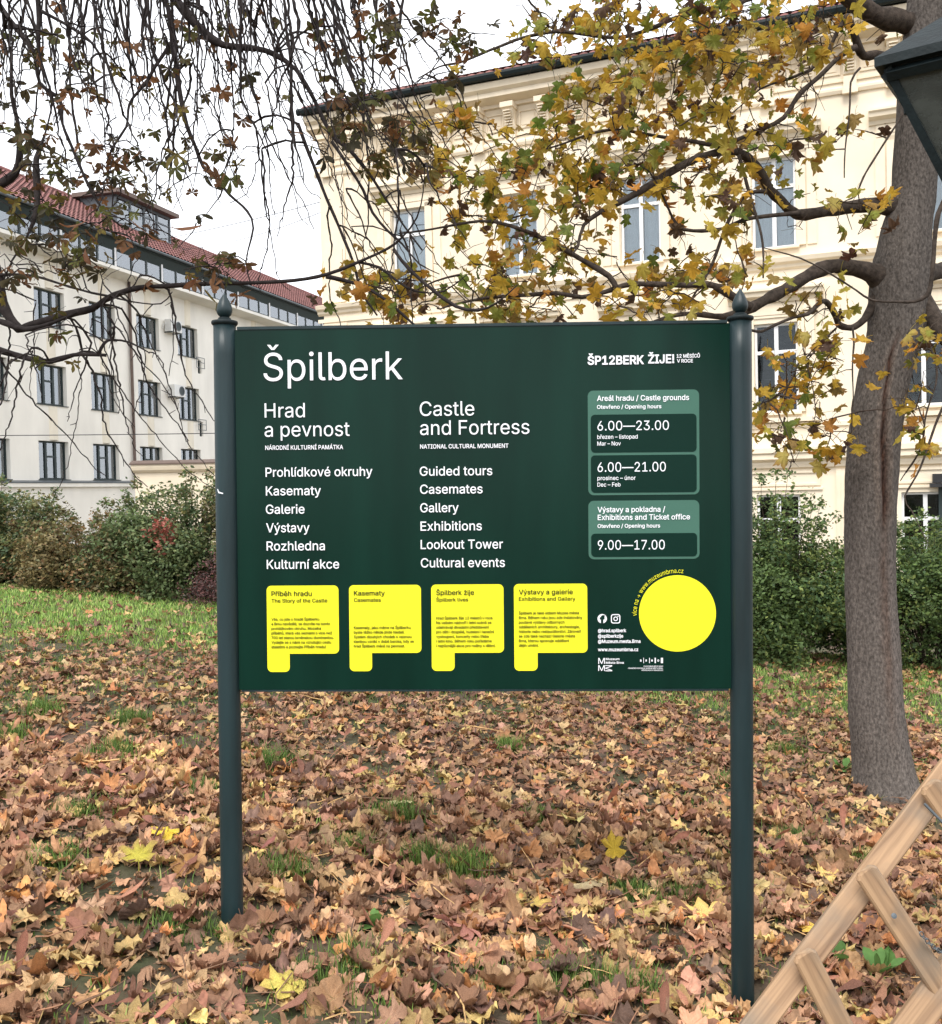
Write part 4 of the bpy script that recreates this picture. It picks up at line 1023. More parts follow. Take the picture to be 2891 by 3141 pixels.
tree = thing('maple_tree', 'tall maple with scarred grey trunk and yellow leaves right of the board', 'tree', tuple(P(2727, 2440, TD)))
TO = np.array(P(2727, 2440, TD))
def build_trunk():
    path = smooth_path(px_path([(a, b, TD, w) for a, b, w in tp_]), .05)
    path[:, :3] -= TO; n = 72; m = len(path); V = np.zeros((m, n, 3)); C = np.zeros((m, n, 3))
    for i, (x, y, z, r) in enumerate(path):
        wz = z + TO[2]; flare = max(0, 1 - (z + .12) / .35)
        py = proj((x + TO[0], y + TO[1], wz))[1]
        for j in range(n):
            a = 2 * math.pi * j / n       # a = -pi/2 faces the viewer
            d = Vector((math.cos(a), math.sin(a), 0))
            rr = r * (1 + .045 * mnoise.noise(Vector((d.x * 1.2, d.y * 1.2, z * 1.1))) + .03 * flare * math.sin(5 * a + 1) )
            rr += .007 * mnoise.noise(Vector((d.x * 14, d.y * 14, z * 3.0))) + .003 * mnoise.noise(Vector((d.x * 34, d.y * 34, z * 9)))
            # healed branch rings
            for pz in (1000, 1450, 1250, 890):
                rr += .006 * math.exp(-((py - pz - 12 * math.sin(a * 3)) / 9) ** 2)
            if 770 < py < 1030: rr += .022 * abs(mnoise.noise(Vector((d.x * 9, d.y * 9, z * 9))))
            # frost crack facing the viewer
            lat = np.interp(py, [950, 1127, 1288, 1438, 1587, 1750, 2250], [-.34, -.3, -.14, .08, .2, .2, .15])
            da = (a + math.pi / 2 + math.pi) % (2 * math.pi) - math.pi
            off = math.sin(da) - lat - .02 * math.sin(py * .05); front = math.cos(da) > 0
            dist = abs(off) * r
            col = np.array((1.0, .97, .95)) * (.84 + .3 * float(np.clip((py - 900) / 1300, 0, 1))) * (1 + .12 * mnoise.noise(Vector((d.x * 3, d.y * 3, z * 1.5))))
            if front:
                act = np.clip((py - 1010) / 100, 0, 1) * np.clip((1640 - py) / 90, 0, 1)
                wdt = .010 + .010 * np.clip((py - 1200) / 200, 0, 1)
                if act > 0:
                    rr -= .028 * act * math.exp(-(dist / wdt) ** 2) - .016 * act * math.exp(-((dist - wdt * 2.2) / (wdt * .9)) ** 2)
                    k = act * math.exp(-(dist / (wdt * 1.05)) ** 2); col = col * (1 - k) + np.array((.62, .27, .16)) * k; k2 = act * math.exp(-(dist / (wdt * .4)) ** 2); col = col * (1 - k2) + np.array((.12, .06, .05)) * k2
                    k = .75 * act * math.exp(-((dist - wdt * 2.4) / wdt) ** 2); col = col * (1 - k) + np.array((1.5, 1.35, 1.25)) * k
                st = np.clip((py - 1500) / 250, 0, 1) * np.clip((2330 - py) / 300, 0, 1)
                k = .62 * st * math.exp(-(dist / .035) ** 2) * (.75 + .5 * mnoise.noise(Vector((off * 30, 3, z * 4)))); col = col * (1 - k) + np.array((.95, .62, .48)) * k
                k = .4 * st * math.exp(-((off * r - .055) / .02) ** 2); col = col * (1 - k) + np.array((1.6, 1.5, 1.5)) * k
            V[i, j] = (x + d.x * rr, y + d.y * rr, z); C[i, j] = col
    f = [(i * n + j, i * n + (j + 1) % n, (i + 1) * n + (j + 1) % n, (i + 1) * n + j) for i in range(m - 1) for j in range(n)]
    me = mesh_tris('trunk', V.reshape(-1, 3), np.array(f), np.clip(C.reshape(-1, 3), 0, 2), M['bark_maple']); me.polygons.foreach_set('use_smooth', np.ones(len(f), bool))
    link('trunk', me, tree)
    return path
build_trunk()
MT = Tree()
def limb(tr, pts, parent, org, name='limb', mt='bark_branch', sides=10, step=.06, wob=.006, rg=rng, shade=1.0):
    p = smooth_path(px_path(pts), step)
    ph = rg.uniform(0, 9); s = np.arange(len(p))
    for k in range(3): p[:, k] += wob * np.sin(s * .55 + ph + k * 2.1) * min(1, 1)
    rr = p[:, 3] * (1 + .07 * np.sin(s * 1.9 + ph) + .05 * rg.normal(0, 1, len(p)))
    mb = MB(); mb.tube(p[:, :3] - org, rr, sides, (shade, shade, shade)); mb.build(name, M[mt], parent, True)
    tr.add(p[::2], p[::2, 3])
    return p
def Lz(f, pts, d0, d1, wf):
    n = len(pts); return [(*f(a, b), d0 + (d1 - d0) * (i / (n - 1)) ** 1.8, w * wf) for i, (a, b, w) in enumerate(pts)]
zf = .5411
maple_limbs = [
 Lz(TZ, [(1700, 1190, 190), (1620, 1176, 150), (1550, 1168, 112), (1480, 1166, 88), (1400, 1170, 78), (1200, 1190, 66), (1020, 1212, 62), (930, 1140, 60), (870, 1080, 60), (830, 990, 56), (770, 905, 54), (700, 860, 50), (640, 852, 48), (520, 880, 44), (400, 930, 44), (260, 1000, 42), (130, 1080, 40), (0, 1160, 36), (-50, 1185, 30), (-180, 1270, 22), (-220, 1390, 14), (-260, 1440, 8)], 7.0, 6.0, zf),
 Lz(TZ, [(650, 850, 26), (400, 790, 22), (130, 755, 18), (0, 740, 16), (-150, 760, 14), (-340, 820, 11), (-640, 930, 7)], 6.55, 6.3, zf),
 Lz(TZ, [(1740, 370, 150), (1650, 350, 90), (1560, 335, 60), (1480, 310, 50), (1410, 312, 48), (1370, 255, 44), (1335, 160, 42), (1300, 95, 36)], 7.0, 6.7, zf),
 Lz(TZ, [(1360, 258, 34), (1270, 310, 30), (1150, 440, 28), (1040, 540, 28), (950, 660, 26), (800, 740, 24), (650, 820, 20), (560, 920, 12), (420, 1000, 8)], 6.75, 6.5, zf),
 Lz(TZ, [(1300, 100, 26), (1240, 190, 24), (1190, 310, 20), (1100, 400, 18), (950, 460, 14), (820, 500, 10), (650, 640, 6)], 6.7, 6.9, zf),
 Lz(TZ, [(1040, 1212, 34), (950, 1220, 24), (730, 1240, 22), (600, 1290, 20), (430, 1310, 20), (350, 1285, 18), (300, 1180, 14), (250, 1060, 12), (180, 960, 8), (60, 900, 5)], 6.6, 6.1, zf),
 Lz(TZ, [(690, 880, 22), (745, 1060, 18), (790, 1190, 16), (825, 1330, 14), (830, 1580, 9)], 6.5, 6.2, zf),
 Lz(TZ, [(850, 1080, 26), (780, 1085, 22), (720, 1130, 20), (640, 1260, 20), (560, 1450, 18), (500, 1570, 15), (430, 1700, 11)], 6.7, 6.4, zf),
 Lz(TZ, [(1640, 1650, 200), (1550, 1600, 170), (1470, 1562, 128), (1410, 1538, 100), (1300, 1515, 84), (1200, 1512, 80), (1080, 1560, 74), (950, 1645, 70), (850, 1705, 66), (740, 1755, 58), (600, 1790, 40), (440, 1782, 32), (300, 1800, 22), (100, 1860, 14)], 7.0, 6.0, zf),
 Lz(TZ, [(760, 1740, 50), (680, 1700, 46), (590, 1640, 44), (520, 1612, 36), (400, 1612, 34), (250, 1606, 32), (80, 1612, 30), (0, 1640, 30), (-50, 1655, 28), (-190, 1680, 28), (-340, 1655, 26), (-540, 1675, 22), (-740, 1695, 18), (-940, 1730, 12), (-1000, 1745, 8)], 6.2, 6.0, zf),
 Lz(T2, [(1740, 1650, 34), (1700, 1570, 34), (1560, 1480, 30), (1450, 1410, 28), (1330, 1350, 24), (1200, 1300, 22), (1030, 1260, 18), (900, 1265, 16), (700, 1292, 12), (500, 1320, 8)], 6.1, 6.3, zf),
 Lz(T3, [(1330, 440, 240), (1250, 580, 150), (1195, 700, 100), (1172, 780, 80), (1110, 870, 70), (1010, 935, 62), (930, 948, 60), (850, 930, 60), (835, 860, 60), (800, 770, 58), (745, 700, 52), (690, 695, 46), (620, 755, 42), (560, 830, 36), (430, 862, 32), (250, 930, 30), (120, 980, 28), (20, 972, 26), (-100, 960, 20), (-300, 1010, 14)], 7.0, 6.2, .3198),
 Lz(T3, [(830, 950, 22), (700, 1070, 20), (600, 1210, 18), (500, 1270, 16), (440, 1400, 14), (370, 1520, 11), (200, 1630, 8), (0, 1740, 5)], 6.6, 6.0, .3198),
 Lz(T3, [(980, 955, 22), (1000, 1120, 18), (1000, 1300, 16), (985, 1700, 9)], 6.8, 6.4, .3198),
 Lz(T3, [(545, 1250, 13), (590, 1450, 11), (620, 1700, 9), (600, 1900, 7), (440, 2250, 5)], 6.4, 6.2, .3198),
 Lz(T3, [(1400, 380, 250), (1520, 540, 230), (1640, 680, 195), (1750, 840, 180), (1860, 1000, 165), (2050, 1180, 150), (2400, 1300, 120), (2900, 1300, 80)], 6.98, 6.6, .3198),
 Lz(T3, [(1480, 560, 260), (1600, 490, 220), (1720, 430, 180), (1860, 390, 160), (2200, 260, 140), (2800, -50, 90)], 7.1, 8.0, .3198),
 Lz(T3, [(1560, 1080, 70), (1680, 1040, 70), (1790, 1055, 60), (1900, 1110, 60)], 7.0, 6.6, .3198),
 Lz(T3, [(1700, 1080, 24), (1770, 1250, 20), (1790, 1500, 18), (1700, 1800, 16), (1650, 2050, 14), (1560, 2270, 14), (1460, 2420, 10)], 6.8, 6.2, .3198),
 Lz(T3, [(2000, 1350, 30), (1820, 1800, 26), (1740, 2050, 24), (1640, 2290, 20), (1480, 2580, 16), (1560, 2720, 12), (1650, 2880, 9), (1740, 3060, 6)], 6.6, 6.0, .3198),
 Lz(TZ, [(1800, 60, 150), (1680, 130, 130), (1600, 110, 120), (1480, 95, 115), (1350, 10, 110), (1250, -120, 100), (1000, -420, 80), (700, -800, 50)], 7.0, 6.6, zf),
 Lz(TZ, [(1300, -60, 50), (1000, -80, 40), (720, 0, 28), (480, 60, 28), (330, 110, 26), (200, 160, 24), (0, 208, 22), (-180, 200, 20), (-340, 180, 20), (-530, 205, 18), (-680, 270, 16), (-860, 350, 14), (-1000, 370, 10), (-1130, 440, 7)], 6.9, 6.2, zf),
 Lz(TZ, [(760, -10, 22), (690, 30, 20), (600, 140, 16), (490, 260, 12), (420, 340, 9), (330, 390, 6)], 6.8, 6.5, zf),
 Lz(TZ, [(1990, 900, 26), (1860, 1150, 26), (1822, 1250, 26), (1800, 1400, 25), (1780, 1600, 24), (1762, 1680, 24), (1700, 1712, 20), (1600, 1706, 14), (1450, 1695, 12), (1350, 1640, 11), (1200, 1550, 10), (1050, 1470, 9), (840, 1400, 6)], 5.6, 5.6, zf),
 Lz(TZ, [(1620, 640, 14), (1580, 715, 12), (1490, 870, 12), (1400, 1000, 12), (1350, 1110, 10), (1290, 1150, 6)], 6.9, 6.5, zf),
 Lz(TZ, [(1390, 380, 14), (1330, 460, 11), (1315, 700, 10), (1295, 1000, 7)], 6.7, 6.5, zf),
]
for L_ in maple_limbs: limb(MT, L_, tree, TO)
def spots(zones, n, rg):
    """cluster centres spread through the crown; each zone = centre, spread (display px), distance range, weight"""
    w = np.array([z[-1] for z in zones]); w = w / w.sum(); out = []
    for k in rg.choice(len(zones), n, p=w):
        cx_, cy_, sx, sy, d0, d1, _ = zones[k]
        for _t in range(8):
            a, b = rg.normal(0, .55, 2)
            if abs(a) < 1.1 and abs(b) < 1.1: break
        out.append(P((cx_ + a * sx) * 1.5644, (cy_ + b * sy) * 1.5644, rg.uniform(d0, d1)))
    return np.array(out)
def grow(tr, targets, mb, org, rg, r0=.0026, sag=.06, col=(1, 1, 1), rmax=.012):
    """each cluster is joined to the nearest wood by a curved twig"""
    base = tr.arr(); done = base.copy(); rad = np.array(tr.rads)
    dmin = np.min(np.linalg.norm(targets[:, None] - base[None], axis=2), axis=1)
    for k in np.argsort(dmin):
        t = targets[k]; d = np.linalg.norm(done - t, axis=1); up = (done[:, 2] < t[2] - .25) * .15
        j = int(np.argmin(d + up)); s = done[j]; L = np.linalg.norm(t - s)
        n = max(3, int(L / .06)); u = np.linspace(0, 1, n + 1)[:, None]
        side = rg.normal(0, .13 * L, 3); side[2] = abs(side[2]) * .8 + .02
        p = s + (t - s) * u + side * (4 * u * (1 - u)) * .5 + rg.normal(0, .006, (n + 1, 3)) * np.sin(u * math.pi)
        rs = np.linspace(min(rmax, r0 * 1.2 + .011 * L), r0, n + 1)
        mb.tube(p - org, rs, 4, col, cap=False)
        # short side twigs with buds
        for q in range(rg.integers(0, 3)):
            i = rg.integers(1, n + 1); dv = rg.normal(0, 1, 3); dv /= np.linalg.norm(dv); ln = rg.uniform(.05, .18)
            e = np.array([p[i], p[i] + dv * ln * .5 + (0, 0, .01), p[i] + dv * ln]); mb.tube(e - org, [r0 * .9, r0 * .8, r0 * .6], 3, col, cap=False)
        done = np.vstack([done, p[1:]]); rad = np.append(rad, rs[1:])
mz = [ # x y sx sy d0 d1 weight (display px)
 (1230, 60, 230, 70, 6.0, 7.6, 1.9), (1480, 80, 180, 90, 6.0, 7.4, 2.0), (1380, 170, 200, 90, 6.1, 7.4, 1.8), (1600, 60, 110, 70, 6.2, 7.2, 1.0), (1180, 190, 120, 60, 6, 7.2, .8),
 (1050, 290, 130, 60, 6.0, 7.0, .8), (1200, 300, 160, 90, 6.0, 7.2, 1.3), (1350, 290, 140, 90, 6.0, 7.2, 1.2), (880, 240, 120, 60, 6, 7, .5), (950, 350, 150, 60, 6.0, 7.0, .9), (1150, 380, 120, 50, 6, 7, .9),
 (850, 570, 190, 60, 5.6, 7.0, 1.7), (1060, 520, 150, 70, 5.8, 7.0, 1.2), (1150, 590, 180, 50, 5.8, 7.0, 1.5), (1330, 560, 110, 70, 5.8, 7.0, 1.1), (1000, 440, 160, 50, 6, 7, .7), (1420, 480, 80, 60, 6, 7, .6), (1500, 300, 120, 110, 6, 7, .6),
 (1600, 250, 70, 110, 6.2, 7, .4), (1560, 440, 100, 90, 6, 7, .5), (1400, 370, 110, 60, 6, 7, .6), (1600, 600, 50, 60, 6.2, 7, .25), (1570, 740, 70, 90, 5.9, 6.8, .9), (1520, 830, 50, 60, 5.8, 6.6, .35), (1640, 700, 40, 80, 6.2, 6.8, .4), (1640, 830, 35, 60, 6.2, 6.8, .3),
 (1815, 760, 30, 110, 5.8, 7.2, .5), (1820, 640, 30, 60, 5.8, 7, .15), (1800, 1100, 30, 20, 5.6, 6, .03), (1530, 930, 25, 40, 5.8, 6.2, .06), (1670, 450, 40, 80, 6.4, 7, .12), (1300, 640, 60, 20, 5.6, 6, .2)]
tg = spots(mz, 500, rng)
# some twigs beyond the frame so that the crown goes on
tg = np.vstack([tg, np.column_stack([rng.uniform(.2, 6, 130), rng.uniform(5.5, 9, 130), rng.uniform(4.9, 8.5, 130)])])
mb = MB(); grow(MT, tg, mb, TO, rng, col=(.95, .9, .85)); grow(MT, spots(mz, 420, rng), mb, TO, rng, r0=.0016, col=(.9, .8, .75), rmax=.005); o = mb.build('twigs', M['bark_branch'], tree); tag(o, kind='stuff')
tcols = [srgb(*c) for c in [(188, 154, 58), (176, 144, 52), (156, 138, 56), (124, 128, 54), (100, 112, 48), (192, 150, 54), (176, 124, 54), (140, 116, 66), (92, 70, 54), (164, 148, 78), (184, 154, 60), (136, 132, 56)]]
mvar = []
for i in range(40):
    c = np.array(tcols[i % len(tcols)]) * rng.uniform(.95, 1.35); dry = i % 12 in (8,)
    mvar.append(leaf_variant('maple', c, rng, True, 1.5 if not dry else 3.6, .03 if not dry else .07, edge=srgb(150, 100, 54) if i % 3 == 0 else None))
def place_leaves(centres, per, spread, size, rg, down=1.0):
    pos = np.repeat(centres, per, axis=0); n = len(pos)
    pos = pos + rg.normal(0, spread, (n, 3)) * np.array([1, 1, .8])
    yaw = rg.uniform(0, 2 * math.pi, n)
    # tips hang outward and down
    pitch = np.where(rg.random(n) < .75, rg.normal(-1.15, .45, n), rg.normal(0, .8, n)) * down; roll = rg.normal(0, .45, n)
    return pos, rot_mats(n, rg, yaw, pitch, roll), rg.uniform(size[0], size[1], n)
def px_size(pos, sc):
    w = []
    for p, s in zip(pos, sc):
        a, b = proj(p); v = (0 < a < PW) and (0 < b < PH)
        hid = 720 < a < 2250 and 1000 < b < 2115
        w.append((s / max(p[1], .3)) if v and not hid else 0)
    return np.array(w)
lp, lR, ls = place_leaves(tg, 4, .09, (.052, .124), rng)
keep = rng.random(len(lp)) < .8; lp, lR, ls = lp[keep], lR[keep], ls[keep]
li = rng.integers(0, len(mvar), len(lp)); lt = rng.uniform(.8, 1.2, (len(lp), 1)) * np.ones((1, 3)) * (1 + rng.normal(0, .05, (len(lp), 3)))
lp2 = lp - TO
mask = leaves_as_parts(mvar, li, lp2, lR, ls, tree, M['leaf_tree'], px_size(lp, ls))
# parts are laid out in the tree's own frame
for o in [c for c in tree.children if c.name.startswith('leaf')]: o.matrix_parent_inverse = Matrix.Identity(4)
o = link('foliage', scatter(mvar, li[mask], lp2[mask], lR[mask], ls[mask], lt[mask], 'foliage', M['leaf_tree']), tree); tag(o, kind='stuff')

# ------------------------------------------------------------------ weeping chestnut, left
CO = np.array((-4.3, 6.0, float(G(-4.3, 6.0))))
ches = thing('chestnut_tree', 'horse chestnut with drooping dark twigs and withered brown leaves at upper left', 'tree', tuple(CO))
CT = Tree()
tk = smooth_path([(-4.3, 6.0, CO[2] - .2, .36), (-4.28, 6.0, CO[2] + .5, .27), (-4.2, 6.0, 1.6, .24), (-4.15, 6.05, 3.2, .22), (-4.0, 6.1, 5.2, .19), (-3.7, 6.2, 7.5, .14), (-3.5, 6.3, 9.5, .07)], .12)
mb = MB(); mb.tube(tk[:, :3] - CO, tk[:, 3] * (1 + .03 * rng.normal(0, 1, len(tk))), 24); mb.build('trunk', M['bark_chestnut'], ches, True); CT.add(tk, tk[:, 3])
cl = [
 Lz(TR, [(-1400, 900, 240), (-700, 700, 200), (-150, 700, 130), (-20, 860, 90), (10, 1060, 80), (70, 1190, 84), (150, 1290, 70), (220, 1282, 62), (300, 1252, 60), (450, 1197, 62), (600, 1150, 60), (750, 1118, 56), (850, 1060, 50), (1000, 1000, 46), (1130, 960, 44), (1250, 940, 40), (1400, 930, 38), (1600, 925, 36), (1848, 932, 32), (2200, 905, 30), (2640, 850, 28), (2950, 740, 24), (3150, 640, 20), (3260, 540, 17), (3370, 380, 13), (3420, 180, 10), (3440, -30, 7)], 6.0, 5.4, .3788),
 Lz(TR, [(-900, 1000, 150), (-300, 900, 50), (40, 842, 24), (250, 850, 20), (420, 905, 20), (560, 955, 20), (750, 1000, 18), (900, 1020, 16), (1060, 1060, 12), (1300, 1090, 10), (1400, 1000, 8)], 6.0, 5.4, .3788),
 [(*(x * .498, 900 + y * .498), d, w * .498) for x, y, d, w in [(-700, 100, 6.0, 90), (-300, 250, 5.9, 70), (-50, 340, 5.8, 46), (150, 390, 5.8, 36), (300, 412, 5.7, 34), (450, 378, 5.7, 26), (610, 385, 5.6, 22), (660, 384, 5.6, 20)]],
 [(*(x * .498, 900 + y * .498), d, w * .498) for x, y, d, w in [(605, 384, 5.6, 20), (650, 310, 5.6, 20), (700, 285, 5.6, 14), (800, 295, 5.6, 12), (910, 357, 5.5, 7)]],
 [(*(x * .498, 900 + y * .498), d, w * .498) for x, y, d, w in [(-60, 160, 5.9, 30), (60, 190, 5.8, 40), (150, 215, 5.8, 34), (340, 175, 5.7, 22), (480, 120, 5.7, 12)]],
 Lz(T1, [(300, -900, 90), (700, -400, 80), (970, -40, 60), (1060, 70, 54), (1150, 170, 48), (1260, 250, 42), (1450, 280, 36), (1560, 312, 32), (1680, 390, 26), (1760, 520, 24), (1830, 680, 22), (1900, 790, 22), (1985, 850, 22), (2090, 970, 18), (2180, 1120, 14), (2280, 1270, 11), (2400, 1420, 8)], 6.3, 5.8, zf),
 Lz(T1, [(800, -300, 60), (930, -20, 32), (975, 150, 30), (1000, 350, 28), (1020, 550, 26), (1060, 720, 24), (1110, 830, 22), (1160, 950, 20), (1230, 1010, 18), (1300, 1100, 16), (1400, 1200, 14), (1440, 1300, 12), (1400, 1480, 9), (1420, 1600, 6)], 6.2, 5.6, zf),
 Lz(T1, [(-200, -300, 80), (0, 30, 34), (100, 170, 30), (200, 320, 26), (230, 470, 22), (340, 560, 20), (350, 700, 18), (430, 880, 18), (520, 1080, 16), (600, 1210, 12), (690, 1290, 9)], 6.2, 5.7, zf),
 Lz(T1, [(200, -200, 40), (215, 30, 30), (215, 230, 24), (240, 380, 16), (300, 560, 13), (250, 760, 12), (200, 900, 36), (208, 1050, 40), (210, 1200, 30), (160, 1340, 14), (60, 1480, 10)], 6.0, 5.6, zf),
 Lz(T1, [(-500, 1300, 120), (-200, 1150, 70), (0, 1035, 52), (80, 980, 44), (112, 880, 36), (105, 700, 24), (70, 540, 20), (60, 300, 16), (20, 150, 12)], 5.9, 5.7, zf),
 Lz(T1, [(975, 220, 22), (960, 270, 20), (885, 380, 20), (835, 460, 18), (745, 555, 16), (722, 620, 14), (715, 720, 14), (650, 830, 13), (610, 950, 10), (640, 1100, 8), (600, 1300, 6)], 6.1, 5.8, zf),
 Lz(T1, [(230, 60, 20), (420, 170, 18), (520, 240, 15), (620, 370, 12), (760, 480, 8)], 6.1, 6.0, zf),
 Lz(T2, [(90, 1560, 26), (250, 1605, 20), (400, 1682, 18), (540, 1790, 15), (640, 1870, 11), (800, 1960, 7)], 5.7, 5.5, zf),
 Lz(T2, [(290, 1490, 16), (400, 1512, 15), (500, 1590, 14), (600, 1650, 12), (760, 1655, 10), (900, 1560, 6)], 5.6, 5.5, zf),
 Lz(T2, [(470, 1410, 20), (520, 1480, 20), (600, 1560, 20), (700, 1640, 20), (830, 1730, 20), (950, 1752, 18), (1060, 1715, 12), (1180, 1620, 7)], 5.5, 5.2, zf),
 Lz(T2, [(120, 800, 20), (230, 960, 18), (310, 1080, 17), (360, 1200, 16), (440, 1300, 14), (520, 1380, 12), (620, 1500, 9), (740, 1560, 6)], 5.9, 5.7, zf),
 Lz(T2, [(-60, 700, 22), (20, 930, 20), (90, 1120, 18), (170, 1290, 16), (250, 1480, 15), (290, 1650, 14), (380, 1790, 10)], 6.0, 5.8, zf),
]
for i, L_ in enumerate(cl): limb(CT, L_, ches, CO, mt='bark_chestnut', sides=12 if i < 3 else 8, shade=1.15 if i == 14 else 1.0)
# drooping whips: hang from above, wander, hook upward at the tip
mb = MB(); tips = []; whips = []; WOOD = CT.arr()
def whip(px, py, d, Lpx, drift, rg, hook=True, w=9):
    pts = []; x, y = px, py; n = int(Lpx / 30) + 2; vx = drift; 
    for i in range(n):
        u = i / n; pts.append((x, y)); vx += rg.normal(0, .14); vx *= .93
        vx += drift * .07
        hk = max(0, (u - .78) / .22) if hook else 0
        y += 30 * (1 - 1.25 * hk * hk); x += 30 * (vx + hk * 1.1 * np.sign(drift + .01))
    k = len(pts); ws = np.linspace(w, 2.4, k)
    dd = d + np.cumsum(rg.normal(0, .03, k))
    p = smooth_path([(*P(a, b, e), ww * e / FPX / 2) for (a, b), e, ww in zip(pts, dd, ws)], .05)
    p[:, :3] += rg.normal(0, .0035, (len(p), 3))
    if py > -150:       # grows out of the nearest limb, else hangs from the canopy above
        dd_ = np.linalg.norm(WOOD - p[0, :3], axis=1) + .6 * np.maximum(p[0, 2] - WOOD[:, 2], 0); q = WOOD[int(np.argmin(dd_))]
        ln = np.linalg.norm(q - p[0, :3]); arc = .16
        if ln > .42 and py < 620:
            q = P(px - (py + 240) * rg.uniform(-.1, .35), -240, d + rg.uniform(-.4, .5)); ln = np.linalg.norm(q - p[0, :3]); arc = 0
        u = np.linspace(0, 1, max(3, int(ln / .06)) + 1)[:-1, None]
        j_ = q + (p[0, :3] - q) * u + np.array([0, 0, arc * ln]) * np.sin(u * math.pi) + rg.normal(0, .045 * ln, 3) * np.sin(u * math.pi) + rg.normal(0, .004, (len(u), 3))
        p = np.vstack([np.column_stack([j_, np.full(len(j_), p[0, 3] * 1.05)]), p])
    rr = p[:, 3] * (1 + .22 * (np.arange(len(p)) % 3 == 0))
    mb.tube(p[:, :3] - CO, rr, 4, (1, 1, 1), cap=False); whips.append(p); tips.append(p[-1, :3])
    CT.add(p[::3], p[::3, 3])
for k in range(185):
    u = rng.random()
    if u < .42: x = rng.normal(1430, 290)
    elif u < .85: x = rng.uniform(-60, 1200)
    else: x = rng.uniform(1500, 2250)
    y = rng.uniform(-260, 220) if rng.random() < .72 else rng.uniform(100, 900)
    right = np.clip((x - 600) / 1400, 0, 1)
    Lp = rng.uniform(260, 900) * (.55 + .5 * right)
    a, b = T1(x, y); whip(a, b, rng.uniform(5.0, 7.0), Lp * .541 * 1.25, rng.normal(.10 + .16 * right, .14), rng, w=rng.uniform(3.6, 8.5))
for k in range(26):   # whips that hang below the big branch, in front of the office facade
    x = rng.uniform(-40, 560); y = rng.uniform(880, 1120)
    whip(x, y, rng.uniform(5.2, 6.2), rng.uniform(120, 430), rng.normal(.18, .22), rng, w=rng.uniform(3.5, 7))
for k in range(10):   # arcs in front of the cream building
    x = rng.uniform(960, 1350); y = rng.uniform(380, 760)
    whip(x, y, rng.uniform(5.2, 6.2), rng.uniform(180, 380), rng.uniform(.2, .6), rng, w=rng.uniform(3.5, 6))
cz_ = [(60, 240, 90, 160, 5.2, 6.6, 1.2), (200, 330, 160, 90, 5.2, 6.4, 1.2), (120, 500, 160, 70, 5.0, 6.0, 1.5), (60, 100, 100, 80, 5.5, 7, .7), (300, 150, 180, 100, 5.5, 7, .8), (420, 80, 120, 80, 5.5, 7, .4),
       (500, 230, 200, 100, 5.4, 6.6, .5), (760, 60, 140, 60, 5.4, 6.4, .9), (740, 240, 110, 70, 5.4, 6.4, 1.3), (660, 110, 120, 80, 5.4, 6.6, .5), (800, 300, 100, 60, 5.4, 6.2, .7), (400, 330, 120, 60, 5.3, 6.2, .5), (420, 520, 60, 40, 5.2, 5.8, .35),
       (280, 450, 120, 50, 5, 6, .8), (100, 700, 80, 60, 5.2, 6, .12), (900, 90, 100, 60, 5.4, 6.4, .6), (320, 30, 240, 40, 5.5, 7, .5)]
ct = spots(cz_, 430, rng); grow(CT, ct, mb, CO, rng, r0=.0022, rmax=.006)
# little bud knobs and side twiglets along the whips
for p in whips:
    for i in range(2, len(p) - 1, 4):
        if rng.random() < .45:
            dv = rng.normal(0, 1, 3); dv /= np.linalg.norm(dv); ln = rng.uniform(.015, .07); mb.tube(np.array([p[i, :3], p[i, :3] + dv * ln]) - CO, [.003, .0018], 3, cap=False)
o = mb.build('twigs', M['bark_chestnut'], ches); tag(o, kind='stuff')
ccol = [srgb(*c) for c in [(78, 70, 50), (72, 76, 44), (92, 94, 48), (100, 76, 50), (66, 62, 46), (112, 104, 48), (112, 78, 50), (80, 86, 48)]]
cvar = []
for i in range(32): cvar.append(leaf_variant('palm', np.array(ccol[i % 8]) * rng.uniform(.85, 1.15), rng, True, .45, .02, edge=srgb(104, 66, 42) if i % 2 else None))
near = [(TR(640, 470), 4.3), (TR(1290, 420), 4.4), (TR(1330, 540), 4.4), (TR(1130, 690), 4.3), (TR(1515, 1010), 4.4), (TR(430, 600), 4.3), (TR(80, 230), 4.4), (TR(560, 430), 4.5), (TR(1560, 830), 4.5), (TR(520, 10), 4.6), (TR(60, 480), 4.4), (TR(640, 600), 4.4)]
cn = np.array([P(a[0], a[1], d) for a, d in near])
lp, lR, ls = place_leaves(ct, 1, .05, (.045, .105), rng, .9)
lit = rng.integers(0, 32, len(lp))
o2, r2_, s2_ = place_leaves(cn, 1, .03, (.07, .115), rng, .6)
lvar = [leaf_variant('leaflet', np.array(srgb(*c)) * rng.uniform(.9, 1.1), rng, True, .9, .04, edge=srgb(116, 72, 44)) for c in [(120, 86, 62), (132, 100, 66), (116, 108, 54), (104, 104, 48), (130, 94, 68), (108, 76, 56)]]
allv = cvar + lvar
idx = np.concatenate([lit, 32 + rng.integers(0, 6, len(o2))]); pos = np.vstack([lp, o2]) - CO; RR = np.concatenate([lR, r2_]); ss = np.concatenate([ls, s2_])
mask = leaves_as_parts(allv, idx, pos, RR, ss, ches, M['leaf_tree'], px_size(pos + CO, ss))
for o in [c for c in ches.children if c.name.startswith('leaf')]: o.matrix_parent_inverse = Matrix.Identity(4)
tint = np.ones((len(idx), 3)) * rng.uniform(.8, 1.2, (len(idx), 1))
o = link('foliage', scatter(allv, idx[mask], pos[mask], RR[mask], ss[mask], tint[mask], 'foliage', M['leaf_tree']), ches); tag(o, kind='stuff')

